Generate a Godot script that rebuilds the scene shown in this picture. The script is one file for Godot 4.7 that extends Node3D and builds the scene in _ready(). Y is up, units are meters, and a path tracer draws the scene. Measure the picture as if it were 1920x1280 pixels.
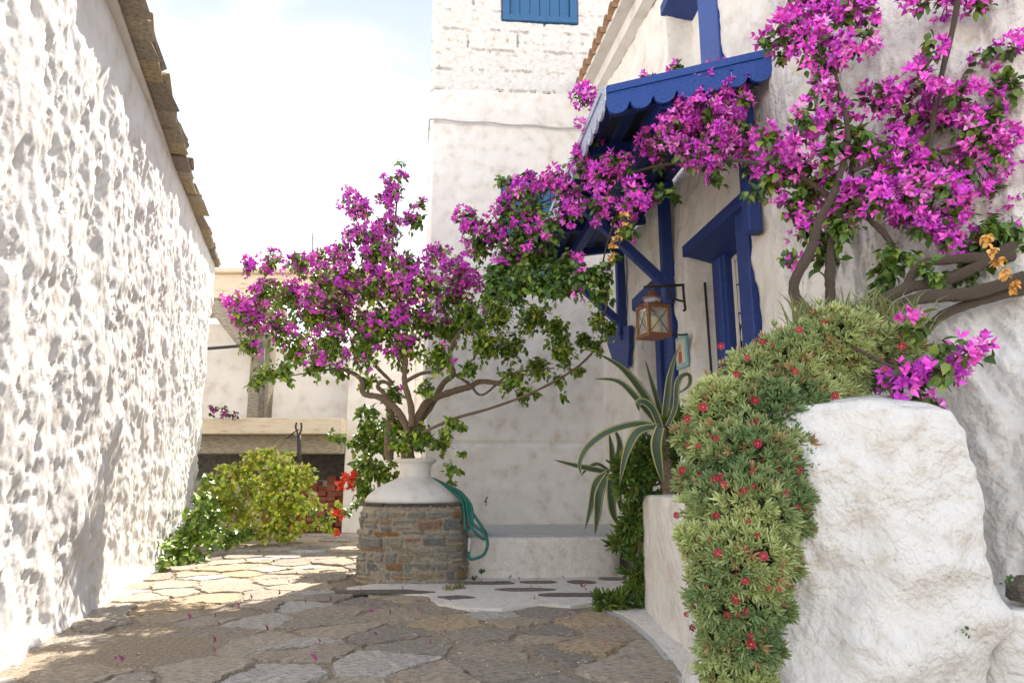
extends Node3D

var R := RandomNumberGenerator.new()
var M := {}
var HF: Transform3D

func lin(r: float, g: float, b: float) -> Color:
	return Color(r, g, b).linear_to_srgb()

func noise(freq: float, kind := 1, octaves := 3, sd := 1) -> FastNoiseLite:
	var n := FastNoiseLite.new()
	n.seed = sd
	n.noise_type = [FastNoiseLite.TYPE_SIMPLEX, FastNoiseLite.TYPE_SIMPLEX_SMOOTH, FastNoiseLite.TYPE_CELLULAR, FastNoiseLite.TYPE_PERLIN][kind]
	n.frequency = freq
	n.fractal_type = FastNoiseLite.FRACTAL_FBM if octaves > 1 else FastNoiseLite.FRACTAL_NONE
	n.fractal_octaves = octaves
	return n

func ntex(n: FastNoiseLite, stops: Array, size := 512) -> NoiseTexture2D:
	var t := NoiseTexture2D.new()
	t.width = size
	t.height = size
	t.seamless = true
	t.noise = n
	if stops.size():
		var g := Gradient.new()
		g.offsets = PackedFloat32Array(stops.map(func(s): return s[0]))
		g.colors = PackedColorArray(stops.map(func(s): return s[1]))
		t.color_ramp = g
	return t

func mat(col: Color, rough := 0.85, tex: Texture2D = null, scale := Vector3.ONE, bump: Texture2D = null, depth := 0.0, vcol := false) -> StandardMaterial3D:
	var m := StandardMaterial3D.new()
	m.albedo_color = col
	m.roughness = rough
	m.vertex_color_use_as_albedo = vcol
	if tex or bump:
		m.uv1_triplanar = true
		m.uv1_world_triplanar = true
		m.uv1_scale = scale
		m.uv1_triplanar_sharpness = 4.0
	if tex:
		m.albedo_texture = tex
	if bump:
		m.heightmap_enabled = true
		m.heightmap_texture = bump
		m.heightmap_scale = depth
	return m

# ---- mesh helpers
func new_st() -> SurfaceTool:
	var st := SurfaceTool.new()
	st.begin(Mesh.PRIMITIVE_TRIANGLES)
	return st

func put(st: SurfaceTool, called: String, m: Material, parent: Node = self) -> MeshInstance3D:
	st.generate_normals()
	return hang(st.commit(), called, m, parent)

func hang(mesh: Mesh, called: String, m: Material, parent: Node = self) -> MeshInstance3D:
	var o := MeshInstance3D.new()
	o.mesh = mesh
	o.material_override = m
	o.name = numbered(called, parent)
	parent.add_child(o, true)
	return o

var counts := {}
func numbered(called: String, parent: Node) -> String:
	var key := str(parent.get_instance_id()) + called
	var n: int = counts.get(key, 0)
	counts[key] = n + 1
	return called if n == 0 else "%s_%03d" % [called, n]

func thing(called: String, label: String, category: String, group := "") -> Node3D:
	var o := Node3D.new()
	o.name = numbered(called, self)
	add_child(o, true)
	tag(o, label, category, group)
	return o

func tag(o: Node, label: String, category: String, group := "") -> Node:
	o.set_meta("label", label)
	o.set_meta("category", category)
	if group:
		o.set_meta("group", group)
	return o

func kind(o: Node, k: String) -> Node:
	o.set_meta("kind", k)
	return o

func tri(st: SurfaceTool, a: Vector3, b: Vector3, c: Vector3) -> void:
	st.add_vertex(a)
	st.add_vertex(b)
	st.add_vertex(c)

func quad(st: SurfaceTool, a: Vector3, b: Vector3, c: Vector3, d: Vector3) -> void:
	tri(st, a, b, c)
	tri(st, a, c, d)

# a box with chamfered edges; jit shakes its corners (rocks)
func bx(st: SurfaceTool, t: Transform3D, s: Vector3, bev := 0.006, jit := 0.0) -> void:
	st.set_smooth_group(-1)
	var p := {}
	for x in [-1, 1]:
		for y in [-1, 1]:
			for z in [-1, 1]:
				var c := Vector3(x, y, z) * s * 0.5
				if jit > 0.0:
					c += Vector3(R.randf_range(-1, 1), R.randf_range(-1, 1), R.randf_range(-1, 1)) * jit * Vector3(minf(1.0, s.x * 4), minf(1.0, s.y * 3), 1.0)
				for a in 3:
					var q := c
					for k in 3:
						if k != a:
							q[k] -= [x, y, z][k] * bev
					p[[x, y, z, a]] = t * q
	for a in 3:
		var b := (a + 1) % 3
		var d := (a + 2) % 3
		for s0 in [-1, 1]:
			var f := []
			for e in [[-1, -1], [1, -1], [1, 1], [-1, 1]]:
				var k := [0, 0, 0]
				k[a] = s0
				k[b] = e[0]
				k[d] = e[1]
				f.append(p[[k[0], k[1], k[2], a]])
			if s0 > 0:
				f.reverse()
			quad(st, f[0], f[1], f[2], f[3])
			for s1 in [-1, 1]:
				var k0 := [0, 0, 0]
				k0[a] = s0
				k0[b] = s1
				k0[d] = -1
				var k1 := k0.duplicate()
				k1[d] = 1
				var g := [p[[k0[0], k0[1], k0[2], a]], p[[k1[0], k1[1], k1[2], a]], p[[k1[0], k1[1], k1[2], b]], p[[k0[0], k0[1], k0[2], b]]]
				if s0 * s1 < 0:
					g.reverse()
				quad(st, g[0], g[1], g[2], g[3])
	for x in [-1, 1]:
		for y in [-1, 1]:
			for z in [-1, 1]:
				var g := [p[[x, y, z, 0]], p[[x, y, z, 1]], p[[x, y, z, 2]]]
				if x * y * z > 0:
					g.reverse()
				tri(st, g[0], g[1], g[2])

func bar(st: SurfaceTool, a: Vector3, b: Vector3, w: float, h: float, up := Vector3.UP, bev := 0.006) -> void:
	var f := (b - a).normalized()
	var x := up.cross(f).normalized()
	if x.length() < 0.5:
		x = Vector3.RIGHT
	bx(st, Transform3D(Basis(x, f.cross(x), f), (a + b) * 0.5), Vector3(w, h, a.distance_to(b)), bev)

func box_mesh(st: SurfaceTool, lo: Vector3, hi: Vector3, bev := 0.01) -> void:
	bx(st, Transform3D(Basis(), (lo + hi) * 0.5), (hi - lo).abs(), bev)

func spline(pts: Array, step: int) -> Array:
	var o := []
	for i in pts.size() - 1:
		var a: Vector3 = pts[maxi(i - 1, 0)]
		var b: Vector3 = pts[i]
		var c: Vector3 = pts[i + 1]
		var d: Vector3 = pts[mini(i + 2, pts.size() - 1)]
		for k in step:
			o.append(b.cubic_interpolate(c, a, d, float(k) / step))
	o.append(pts[-1])
	return o

func tube(st: SurfaceTool, pts: Array, r0: float, r1: float, sides := 7, wob := 0.0) -> void:
	st.set_smooth_group(0)
	var rings := []
	var side := Vector3.RIGHT
	for i in pts.size():
		var f: Vector3 = (pts[mini(i + 1, pts.size() - 1)] - pts[maxi(i - 1, 0)]).normalized()
		if absf(f.dot(side)) > 0.95:
			side = Vector3.UP if absf(f.y) < 0.9 else Vector3.FORWARD
		side = (side - f * side.dot(f)).normalized()
		var up := f.cross(side)
		var r := lerpf(r0, r1, float(i) / maxf(1, pts.size() - 1)) * (1.0 + R.randf_range(-wob, wob))
		var ring := []
		for k in sides:
			var a := TAU * k / sides
			ring.append(pts[i] + (side * cos(a) + up * sin(a)) * r)
		rings.append(ring)
	for i in rings.size() - 1:
		for k in sides:
			var n := (k + 1) % sides
			quad(st, rings[i][k], rings[i + 1][k], rings[i + 1][n], rings[i][n])
	for k in sides:
		var n := (k + 1) % sides
		tri(st, pts[0], rings[0][k], rings[0][n])
		tri(st, pts[-1], rings[-1][n], rings[-1][k])

# a flat polygon pushed out along d, front face at pts + d
func slab(st: SurfaceTool, pts: Array, d: Vector3) -> void:
	st.set_smooth_group(-1)
	var n: Vector3 = Vector3.ZERO
	for i in pts.size():
		n += pts[i].cross(pts[(i + 1) % pts.size()])
	n = n.normalized()
	var ax: Vector3 = (pts[1] - pts[0]).normalized()
	var ay := n.cross(ax)
	var flat := PackedVector2Array()
	for p in pts:
		flat.append(Vector2((p - pts[0]).dot(ax), (p - pts[0]).dot(ay)))
	var idx := Geometry2D.triangulate_polygon(flat)
	var turned := n.dot(d) > 0
	for i in range(0, idx.size(), 3):
		var a: Vector3 = pts[idx[i]]
		var b: Vector3 = pts[idx[i + 1]]
		var c: Vector3 = pts[idx[i + 2]]
		if ((b - a).cross(c - a).dot(d) > 0):
			var k := b
			b = c
			c = k
		tri(st, a + d, b + d, c + d)
		tri(st, a, c, b)
	for i in pts.size():
		var a: Vector3 = pts[i]
		var b: Vector3 = pts[(i + 1) % pts.size()]
		if turned:
			quad(st, a, a + d, b + d, b)
		else:
			quad(st, b, b + d, a + d, a)

func lathe(st: SurfaceTool, prof: Array, sides := 40, c := Vector3.ZERO, wob: FastNoiseLite = null, amp := 0.0) -> void:
	st.set_smooth_group(0)
	for i in prof.size() - 1:
		for k in sides:
			var q := []
			for e in [[i, k], [i + 1, k], [i + 1, k + 1], [i, k + 1]]:
				var a: float = TAU * (e[1] % sides) / sides
				var r: float = prof[e[0]].x
				var p := Vector3(cos(a) * r, prof[e[0]].y, sin(a) * r)
				if wob:
					p += Vector3(cos(a), 0, sin(a)) * wob.get_noise_3dv(p) * amp
				q.append(c + p)
			quad(st, q[3], q[2], q[1], q[0])

# a sheet of (nu + 1) x (nv + 1) points f(a, b); its front is on the side of face
func sheet(nu: int, nv: int, f: Callable, face: Vector3) -> ArrayMesh:
	var v := PackedVector3Array()
	v.resize((nu + 1) * (nv + 1))
	var w := nu + 1
	for j in nv + 1:
		for i in nu + 1:
			v[j * w + i] = f.call(float(i) / nu, float(j) / nv)
	var nn := PackedVector3Array()
	nn.resize(v.size())
	var turn := 0.0
	for j in nv + 1:
		for i in nu + 1:
			var a := v[j * w + mini(i + 1, nu)] - v[j * w + maxi(i - 1, 0)]
			var b := v[mini(j + 1, nv) * w + i] - v[maxi(j - 1, 0) * w + i]
			var n := a.cross(b).normalized()
			nn[j * w + i] = n
			turn += n.dot(face)
	var idx := PackedInt32Array()
	idx.resize(nu * nv * 6)
	var at := 0
	for j in nv:
		for i in nu:
			var a := j * w + i
			var q := [a, a + 1, a + w + 1, a, a + w + 1, a + w] if turn < 0 else [a, a + w + 1, a + 1, a, a + w, a + w + 1]
			for k in 6:
				idx[at + k] = q[k]
			at += 6
	if turn < 0:
		for i in nn.size():
			nn[i] = -nn[i]
	var arr := []
	arr.resize(Mesh.ARRAY_MAX)
	arr[Mesh.ARRAY_VERTEX] = v
	arr[Mesh.ARRAY_NORMAL] = nn
	arr[Mesh.ARRAY_INDEX] = idx
	var m := ArrayMesh.new()
	m.add_surface_from_arrays(Mesh.PRIMITIVE_TRIANGLES, arr)
	return m

# walls of a solid with rounded rim: path is its outline seen from above, prof = [pull towards the middle 0..1, height]
func loft(path: Array, prof: Array, nu: int, nv: int, amp: float, n: FastNoiseLite, closed := true, cob: FastNoiseLite = null, camp := 0.0) -> ArrayMesh:
	var c := Vector2.ZERO
	for p in path:
		c += p / path.size()
	var len_ := [0.0]
	var m := path.size() + (1 if closed else 0)
	for i in range(1, m):
		len_.append(len_[-1] + path[i % path.size()].distance_to(path[i - 1]))
	return sheet(nu, nv, func(a: float, b: float) -> Vector3:
		var s: float = a * len_[-1]
		var k := 0
		while k < m - 2 and len_[k + 1] < s:
			k += 1
		var p: Vector2 = path[k].lerp(path[(k + 1) % path.size()], clampf((s - len_[k]) / maxf(1e-5, len_[k + 1] - len_[k]), 0, 1))
		var g: float = b * (prof.size() - 1)
		var h := mini(int(g), prof.size() - 2)
		var pull: float = lerpf(prof[h][0], prof[h + 1][0], g - h)
		var y: float = lerpf(prof[h][1], prof[h + 1][1], g - h)
		var out := (p - c).normalized()
		var q := p.lerp(c, pull)
		var w := n.get_noise_3d(q.x, y, q.y) * amp
		if cob:
			var wx := n.get_noise_3d(q.x * 2.0 + 5.0, y * 2.0, q.y * 2.0) * 0.25
			w -= cob.get_noise_3d(q.x + wx, y * 1.2 + wx, q.y) * camp
		var e := clampf(1.0 - pull * 3.0, 0, 1)
		return Vector3(q.x + out.x * w * e, y + w * (1.0 - e) * 0.35, q.y + out.y * w * e), Vector3.UP)

func rounded(pts: Array, times := 3) -> Array:
	var p := pts.duplicate()
	for t in times:
		var q := []
		for i in p.size():
			var a: Vector2 = p[i]
			var b: Vector2 = p[(i + 1) % p.size()]
			var k: float = 0.25 if t > 0 else 0.12
			q.append(a.lerp(b, k))
			q.append(a.lerp(b, 1.0 - k))
		p = q
	return p

# ---- plants
func leaf_mesh(wide := 0.62, droop := 0.16, fold := 0.12) -> ArrayMesh:
	var st := new_st()
	st.set_smooth_group(0)
	var rows := [[0.0, 0.0], [0.22, 0.85], [0.5, 1.0], [0.78, 0.5], [1.0, 0.0]]
	var pts := []
	for r in rows:
		var y: float = r[0]
		var w: float = r[1] * wide * 0.5
		var z := -droop * y * y
		pts.append([Vector3(-w, y, z + fold * r[1]), Vector3(0, y, z), Vector3(w, y, z + fold * r[1])])
	for i in 4:
		for s in 2:
			if i == 0:
				if s == 0: tri(st, pts[0][1], pts[1][0], pts[1][1])
				else: tri(st, pts[0][1], pts[1][1], pts[1][2])
			elif i == 3:
				if s == 0: tri(st, pts[3][0], pts[4][1], pts[3][1])
				else: tri(st, pts[3][1], pts[4][1], pts[3][2])
			else:
				quad(st, pts[i][s], pts[i + 1][s], pts[i + 1][s + 1], pts[i][s + 1])
	st.generate_normals()
	return st.commit()

# three papery bracts round a small pale tube; about 1 across
func flower_mesh(open := 0.75) -> ArrayMesh:
	var st := new_st()
	st.set_smooth_group(0)
	st.set_color(Color.WHITE)
	for k in 3:
		var b := Basis(Vector3.UP, TAU * k / 3.0 + 0.2 * (k % 2)) * Basis(Vector3.RIGHT, open + 0.15 * ((k * 7) % 3 - 1))
		var f := [Vector3(0, 0.0, 0), Vector3(-0.22, 0.18, 0.08), Vector3(0, 0.18, -0.02), Vector3(0.22, 0.18, 0.08), Vector3(-0.17, 0.38, 0.05), Vector3(0, 0.38, -0.05), Vector3(0.17, 0.38, 0.05), Vector3(0, 0.7, 0.1)]
		for i in f.size():
			f[i] = b * f[i]
		tri(st, f[0], f[1], f[2])
		tri(st, f[0], f[2], f[3])
		quad(st, f[1], f[4], f[5], f[2])
		quad(st, f[2], f[5], f[6], f[3])
		tri(st, f[4], f[7], f[5])
		tri(st, f[5], f[7], f[6])
	st.set_color(Color(1.4, 8.0, 1.3))
	for k in 3:
		var a := Vector3(cos(TAU * k / 3), 0, sin(TAU * k / 3)) * 0.028
		var b := Vector3(cos(TAU * (k + 1) / 3), 0, sin(TAU * (k + 1) / 3)) * 0.028
		quad(st, a, a + Vector3.UP * 0.26, b + Vector3.UP * 0.26, b)
	st.generate_normals()
	return st.commit()

# a tuft of n fleshy fingers, about 1 long
func tuft_mesh(n: int, thick: float, spread: float, sd: int) -> ArrayMesh:
	var st := new_st()
	st.set_smooth_group(-1)
	var r := RandomNumberGenerator.new()
	r.seed = sd
	for k in n:
		var a := TAU * k / n * 2.4 + r.randf() * 0.5
		var tilt := spread * r.randf_range(0.35, 1.0)
		var l := r.randf_range(0.6, 1.0)
		var b := Basis(Vector3.UP, a) * Basis(Vector3.RIGHT, tilt)
		var o := Vector3.UP * r.randf_range(0, 0.35)
		var ring := []
		for h in [[0.0, 0.7], [0.55, 1.0], [0.9, 0.55]]:
			var row := []
			for e in 3:
				var g := TAU * e / 3.0
				row.append(o + b * (Vector3(cos(g) * thick * h[1], h[0] * l, sin(g) * thick * h[1] - 0.18 * h[0] * h[0] * l)))
			ring.append(row)
		var tip := o + b * Vector3(0, l, -0.2 * l)
		for i in 2:
			for e in 3:
				quad(st, ring[i][e], ring[i + 1][e], ring[i + 1][(e + 1) % 3], ring[i][(e + 1) % 3])
		for e in 3:
			tri(st, ring[2][e], tip, ring[2][(e + 1) % 3])
	st.generate_normals()
	return st.commit()

func rand_dir() -> Vector3:
	var z := R.randf_range(-1, 1)
	var a := R.randf() * TAU
	var r := sqrt(1 - z * z)
	return Vector3(r * cos(a), z, r * sin(a))

func toward(dir: Vector3, up: Vector3, s: float) -> Basis:   # y along dir, z near up
	var y := dir.normalized()
	var x := y.cross(up)
	x = x.normalized() if x.length() > 0.05 else y.cross(Vector3.RIGHT).normalized()
	return Basis(x * s, y * s, x.cross(y) * s)

func multi(called: String, mesh: Mesh, m: Material, xf: Array, cols: Array, parent: Node) -> MultiMeshInstance3D:
	var mm := MultiMesh.new()
	mm.transform_format = MultiMesh.TRANSFORM_3D
	mm.use_colors = true
	mm.mesh = mesh
	mm.instance_count = xf.size()
	for i in xf.size():
		mm.set_instance_transform(i, xf[i])
		mm.set_instance_color(i, cols[i])
	var o := MultiMeshInstance3D.new()
	o.multimesh = mm
	o.material_override = m
	o.name = numbered(called, parent)
	parent.add_child(o, true)
	kind(o, "stuff")
	return o

# the first `most` instances nearest the camera become meshes of their own, the rest one part
func scatter(called: String, rest: String, mesh: Mesh, m: Material, tints: Array, items: Array, most: int, parent: Node) -> void:
	var eye := Vector3(0, 1.1, 0)
	items.sort_custom(func(a, b): return a[0].origin.distance_squared_to(eye) < b[0].origin.distance_squared_to(eye))
	var mats := []
	for t in tints:
		var c: StandardMaterial3D = m.duplicate()
		c.albedo_color = t.linear_to_srgb()
		mats.append(c)
	for i in mini(most, items.size()):
		var o := hang(mesh, called, mats[items[i][1] % tints.size()], parent)
		o.transform = items[i][0]
	var xf := []
	var cols := []
	for i in range(mini(most, items.size()), items.size()):
		xf.append(items[i][0])
		var v := 1.0 + 0.25 * sin(i * 12.9898)
		var c: Color = tints[items[i][1] % tints.size()]
		cols.append(Color(c.r * v, c.g * v, c.b * v))
	if xf.size():
		multi(rest, mesh, m, xf, cols, parent)

# blobs: [x, y, z, radius, share of flowers] -> leaves and flowers on short shoots
func bush(blobs: Array, o: Dictionary) -> Array:
	var leaves := []
	var flowers := []
	var ls: float = o.leaf
	var fs: float = o.get("flower", 0.07)
	for b in blobs:
		var c := Vector3(b[0], b[1], b[2])
		var r: float = b[3]
		var share: float = b[4]
		var nl := int(o.get("kl", 13.0) * pow(r / ls, 2) * (1.0 - 0.62 * share)) + 2
		var shoots := maxi(2, int(nl / 9.0))
		for s in shoots:
			var d := (rand_dir() + Vector3(0, 0.25, 0.12)).normalized()
			var a := c + rand_dir() * r * 0.35
			var e := c + d * r * R.randf_range(0.6, 1.12) * Vector3(1, 1, 0.85).length() / 1.65
			e.y -= r * 0.12
			var tint := R.randi() % 97
			for k in 9:
				var t := (k + R.randf()) / 9.0
				var p := a.lerp(e, t) + Vector3(0, sin(t * PI) * r * 0.12, 0) + rand_dir() * ls * 0.35
				var dir := ((e - a).normalized() * 0.5 + rand_dir() * 0.9 + Vector3(0, -o.get("droop", 0.45), 0)).normalized()
				var up := (Vector3(0, 0.9, 0.5) + rand_dir() * 0.7).normalized()
				leaves.append([Transform3D(toward(dir, up, ls * R.randf_range(0.6, 1.15)), p), tint + (R.randi() % 3)])
		var nf := int(o.get("kf", 9.0) * share * pow(r / fs, 2) + share * 1.5)
		var left := nf
		while left > 0:
			var d := (rand_dir() + Vector3(0, 0.2, 0.3)).normalized()
			var q := c + d * r * pow(R.randf(), 0.45)
			var per := mini(left, R.randi_range(4, 9))
			left -= per
			var tint := R.randi() % 31
			for k in per:
				var g := (rand_dir() + d * 0.7).normalized()
				var p := q + g * fs * R.randf_range(0.35, 0.85)
				flowers.append([Transform3D(toward(g, rand_dir(), fs * R.randf_range(0.75, 1.2)), p), tint + (R.randi() % 2)])
	return [leaves, flowers]

func stems(called: String, lines: Array, m: Material, parent: Node) -> void:
	for l in lines:
		var st := new_st()
		tube(st, spline(l[0], 7), l[1], l[2], 9, 0.11)
		put(st, called, m, parent)

func twigs(blobs: Array, n: int, m: Material, parent: Node) -> void:
	var st := new_st()
	for b in blobs:
		var c := Vector3(b[0], b[1], b[2])
		for k in n:
			var d := (rand_dir() + Vector3(0, 0.3, 0)).normalized()
			tube(st, [c - d * b[3] * 0.3, c + d.rotated(Vector3.RIGHT, 0.2) * b[3] * 0.4, c + d * b[3] * 0.95], 0.006, 0.002, 4)
	kind(put(st, "twigs", m, parent), "stuff")

func in_frame(o: Node3D) -> Node3D:   # things built along the house wall: x along the wall, y up, z out of it
	o.transform = HF
	return o

# a strip with a scalloped lower edge from a to b
func valance(st: SurfaceTool, a: Vector3, b: Vector3, n: int, drop: float, lobe: float, d: Vector3) -> void:
	var down := Vector3(0, -1, 0)
	var step := (b - a) / n
	for i in n:
		var p := [a + step * i, a + step * (i + 1)]
		for k in range(8, -1, -1):
			var t := k / 8.0
			p.append(a + step * (i + t) + down * (drop + lobe * sqrt(maxf(0.0, 1.0 - pow(2 * t - 1, 2)))))
		slab(st, p, d)

func blade(st: SurfaceTool, pts: Array, w: float, up: Vector3, edge: Color, mid: Color, cup := 0.25) -> void:   # a long succulent leaf with pale margins
	st.set_smooth_group(0)
	var q := spline(pts, 6)
	var rows := []
	for i in q.size():
		var t := float(i) / (q.size() - 1)
		var f: Vector3 = (q[mini(i + 1, q.size() - 1)] - q[maxi(i - 1, 0)]).normalized()
		var x := f.cross(up).normalized()
		var n := x.cross(f)
		var ww := w * 0.5 * (0.75 + 0.5 * sin(minf(1.0, t * 1.6) * PI * 0.5)) * (1.0 - pow(t, 2.2)) + 0.001
		var row := []
		for k in [-1.0, -0.68, 0.0, 0.68, 1.0]:
			row.append(q[i] + x * k * ww + n * absf(k) * ww * cup)
		row.append(q[i] - n * ww * 0.35)
		rows.append(row)
	for i in rows.size() - 1:
		for k in 4:
			st.set_color(edge if k == 0 or k == 3 else mid)
			quad(st, rows[i][k], rows[i + 1][k], rows[i + 1][k + 1], rows[i][k + 1])
		st.set_color(mid)
		quad(st, rows[i][4], rows[i + 1][4], rows[i + 1][5], rows[i][5])
		quad(st, rows[i][5], rows[i + 1][5], rows[i + 1][0], rows[i][0])

func _ready() -> void:
	R.seed = 7
	# ---------------------------------------------------------------- camera, sky, sun, exposure
	var cam := Camera3D.new()
	cam.name = "camera"
	cam.position = Vector3(0, 1.1, 0)
	cam.rotation.x = atan(0.2)
	cam.fov = 52.42
	cam.near = 0.05
	cam.far = 2000.0
	add_child(cam)
	var env := Environment.new()
	env.background_mode = Environment.BG_SKY
	env.tonemap_mode = Environment.TONE_MAPPER_LINEAR
	env.tonemap_exposure = 3.05
	env.sdfgi_enabled = true
	env.ssao_enabled = true
	env.ssil_enabled = true
	var sky := ProceduralSkyMaterial.new()
	sky.sky_top_color = Color(0.4, 0.43, 0.485)
	sky.sky_energy_multiplier = 1.25
	sky.sky_horizon_color = Color(0.98, 0.97, 0.95)
	sky.sky_curve = 0.17
	sky.ground_bottom_color = Color(0.45, 0.42, 0.38)
	sky.ground_horizon_color = Color(0.7, 0.7, 0.7)
	sky.sun_angle_max = 9.0
	sky.sun_curve = 0.1
	sky.sky_cover = clouds()
	sky.sky_cover_modulate = Color(0.7, 0.7, 0.7, 0.4)
	env.sky = Sky.new()
	env.sky.sky_material = sky
	var we := WorldEnvironment.new()
	we.name = "world_environment"
	we.environment = env
	add_child(we)
	var sun := DirectionalLight3D.new()
	sun.name = "sun"
	sun.light_energy = 1.25
	sun.light_color = Color(1.0, 0.96, 0.9)
	sun.light_angular_distance = 0.5
	sun.shadow_enabled = true
	add_child(sun)
	sun.look_at_from_position(Vector3(0.13, 0.79, -0.61) * 50.0, Vector3.ZERO, Vector3.UP)

	var hx := Vector3(0.10443, 0.00000, 0.99453)
	var hz := Vector3(-0.99453, 0.00000, 0.10443)
	HF = Transform3D(Basis(hx, Vector3.UP, hz), Vector3(1.36850, 0.00000, -10.30000))
	make_materials()
	build_ground()
	build_left_house()
	build_back_house()
	build_tower()
	build_house()
	build_planters()
	build_canopy()
	build_lantern()
	build_pedestal()
	build_agaves()
	build_tree()
	build_vine()
	build_ice_plant()
	build_shrubs()
	build_details()

func clouds() -> ImageTexture:
	var im := Image.create(1024, 512, false, Image.FORMAT_RGBA8)
	var n := noise(1.6, 1, 5, 3)
	for y in 256:
		var el := (0.5 - (y + 0.5) / 512.0) * PI
		for x in 1024:
			var a := x / 1024.0 * TAU
			var p := Vector3(cos(a) * cos(el), sin(el) * 2.6, sin(a) * cos(el))
			var v := clampf(n.get_noise_3dv(p * 1.7) * 2.6 - 0.1, 0, 1)
			im.set_pixel(x, y, Color(1, 1, 1, v * 0.45))
	return ImageTexture.create_from_image(im)

func make_materials() -> void:
	var g := func(v: float) -> Color: return Color(v, v, v)
	var stain := ntex(noise(0.009, 1, 8, 4), [[0.0, Color(0.74, 0.66, 0.56)], [0.17, Color(0.88, 0.84, 0.78)], [0.3, Color(0.955, 0.94, 0.92)], [0.5, Color(0.98, 0.975, 0.965)], [1.0, Color(1, 1, 1)]], 1024)
	var mild := ntex(noise(0.006, 1, 6, 24), [[0.0, Color(0.88, 0.84, 0.79)], [0.3, Color(0.955, 0.945, 0.93)], [0.55, Color(0.985, 0.98, 0.97)], [1.0, Color(1, 1, 1)]], 1024)
	var dirt := ntex(noise(0.008, 1, 6, 14), [[0.0, Color(0.7, 0.63, 0.55)], [0.22, Color(0.88, 0.84, 0.79)], [0.45, Color(0.96, 0.945, 0.93)], [1.0, Color(1, 1, 1)]], 1024)
	var brush := ntex(noise(0.02, 1, 5, 5), [], 1024)
	var grit := ntex(noise(0.09, 1, 4, 6), [])
	var mottle := ntex(noise(0.012, 1, 7, 8), [[0.0, g.call(0.66)], [0.5, g.call(0.88)], [1.0, g.call(1.0)]], 1024)
	var grain := ntex(noise(0.05, 1, 4, 9), [[0.0, g.call(0.72)], [0.6, g.call(0.95)], [1.0, g.call(1.0)]])
	M.white = mat(lin(0.82, 0.785, 0.73), 0.9, mild, Vector3.ONE * 0.3, brush, 1.6)
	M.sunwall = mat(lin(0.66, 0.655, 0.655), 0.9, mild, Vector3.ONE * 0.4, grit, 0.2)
	M.tower = mat(lin(0.82, 0.805, 0.79), 0.9, mild, Vector3.ONE * 0.5, grit, 0.25)  # lower facade colour lightened to offset the shade it stands in
	M.oldlime_dimmed = mat(lin(0.72, 0.715, 0.71), 0.9, stain, Vector3.ONE * 0.8, grit, 0.6)  # stained old lime, base also darkened to balance the shaded wall below
	M.lump = mat(lin(0.74, 0.73, 0.715), 0.85, mild, Vector3.ONE * 1.1, brush, 1.2)
	M.plain = mat(lin(0.72, 0.7, 0.67), 0.9, mild, Vector3.ONE * 0.3, grit, 0.2)
	M.clay = mat(lin(0.78, 0.76, 0.73), 0.8, mild, Vector3.ONE * 0.8, grit, 0.15)
	M.concrete = mat(lin(0.42, 0.37, 0.29), 0.9, mottle, Vector3(0.5, 1.6, 0.5), grit, 0.4)
	M.palebeam = mat(lin(0.66, 0.58, 0.46), 0.9, stain, Vector3(0.3, 1.2, 0.3), grit, 0.3)
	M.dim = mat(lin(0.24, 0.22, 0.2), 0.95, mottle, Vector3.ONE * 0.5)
	M.dark = mat(lin(0.012, 0.011, 0.012), 0.6)
	M.mortar = mat(lin(0.7, 0.57, 0.42), 0.95, mottle, Vector3.ONE * 2.3, grit, 2.2)
	M.stone = mat(Color.WHITE, 0.85, mottle, Vector3(1.8, 5.0, 1.8), brush, 3.5, true)
	M.flag = mat(Color.WHITE, 0.8, mottle, Vector3(1.1, 3.0, 2.4), brush, 3.0, true)
	M.slate = mat(Color.WHITE, 0.9, mottle, Vector3(1.5, 6.0, 1.5), grit, 1.0, true)
	M.brick = mat(Color.WHITE, 0.9, mottle, Vector3.ONE * 3.0, grit, 0.4, true)
	M.tile = mat(lin(0.45, 0.27, 0.16), 0.9, mottle, Vector3.ONE * 3.0)
	var wood := ntex(noise(0.025, 1, 5, 19), [[0.0, g.call(0.5)], [0.45, g.call(0.78)], [0.7, g.call(0.86)], [1.0, g.call(1.0)]], 1024)
	M.blue = mat(lin(0.016, 0.065, 0.36), 0.5, wood, Vector3(3.5, 0.9, 3.5), brush, 0.8)
	M.bluetop = mat(lin(0.018, 0.105, 0.52), 0.45, wood, Vector3(2.5, 2.5, 0.8), brush, 0.6)
	M.bluepale = mat(lin(0.66, 0.74, 0.95), 0.45, wood, Vector3(2.5, 2.5, 0.8))
	M.sky = mat(lin(0.055, 0.22, 0.5), 0.6, wood, Vector3(5.0, 0.7, 5.0), grit, 0.3)
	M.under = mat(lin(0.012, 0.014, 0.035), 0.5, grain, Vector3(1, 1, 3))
	M.bark = mat(lin(0.3, 0.21, 0.14), 0.9, mottle, Vector3(4, 2, 4), grit, 0.7)
	M.greybark = mat(lin(0.36, 0.27, 0.2), 0.9, wood, Vector3(4, 9, 9), brush, 4.0)
	M.iron = mat(lin(0.03, 0.027, 0.026), 0.6)
	M.rust = mat(lin(0.07, 0.045, 0.03), 0.7, mottle, Vector3.ONE * 6.0)
	M.copper = mat(lin(0.42, 0.19, 0.09), 0.45, mottle, Vector3.ONE * 8.0)
	M.copper.metallic = 0.45
	M.hose = mat(lin(0.004, 0.13, 0.1), 0.35)
	M.leaf = mat(Color.WHITE, 0.42, null, Vector3.ONE, null, 0.0, true)
	M.leaf.backlight = Color(1.0, 0.95, 0.4)
	M.petal = mat(Color.WHITE, 0.6, null, Vector3.ONE, null, 0.0, true)
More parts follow.
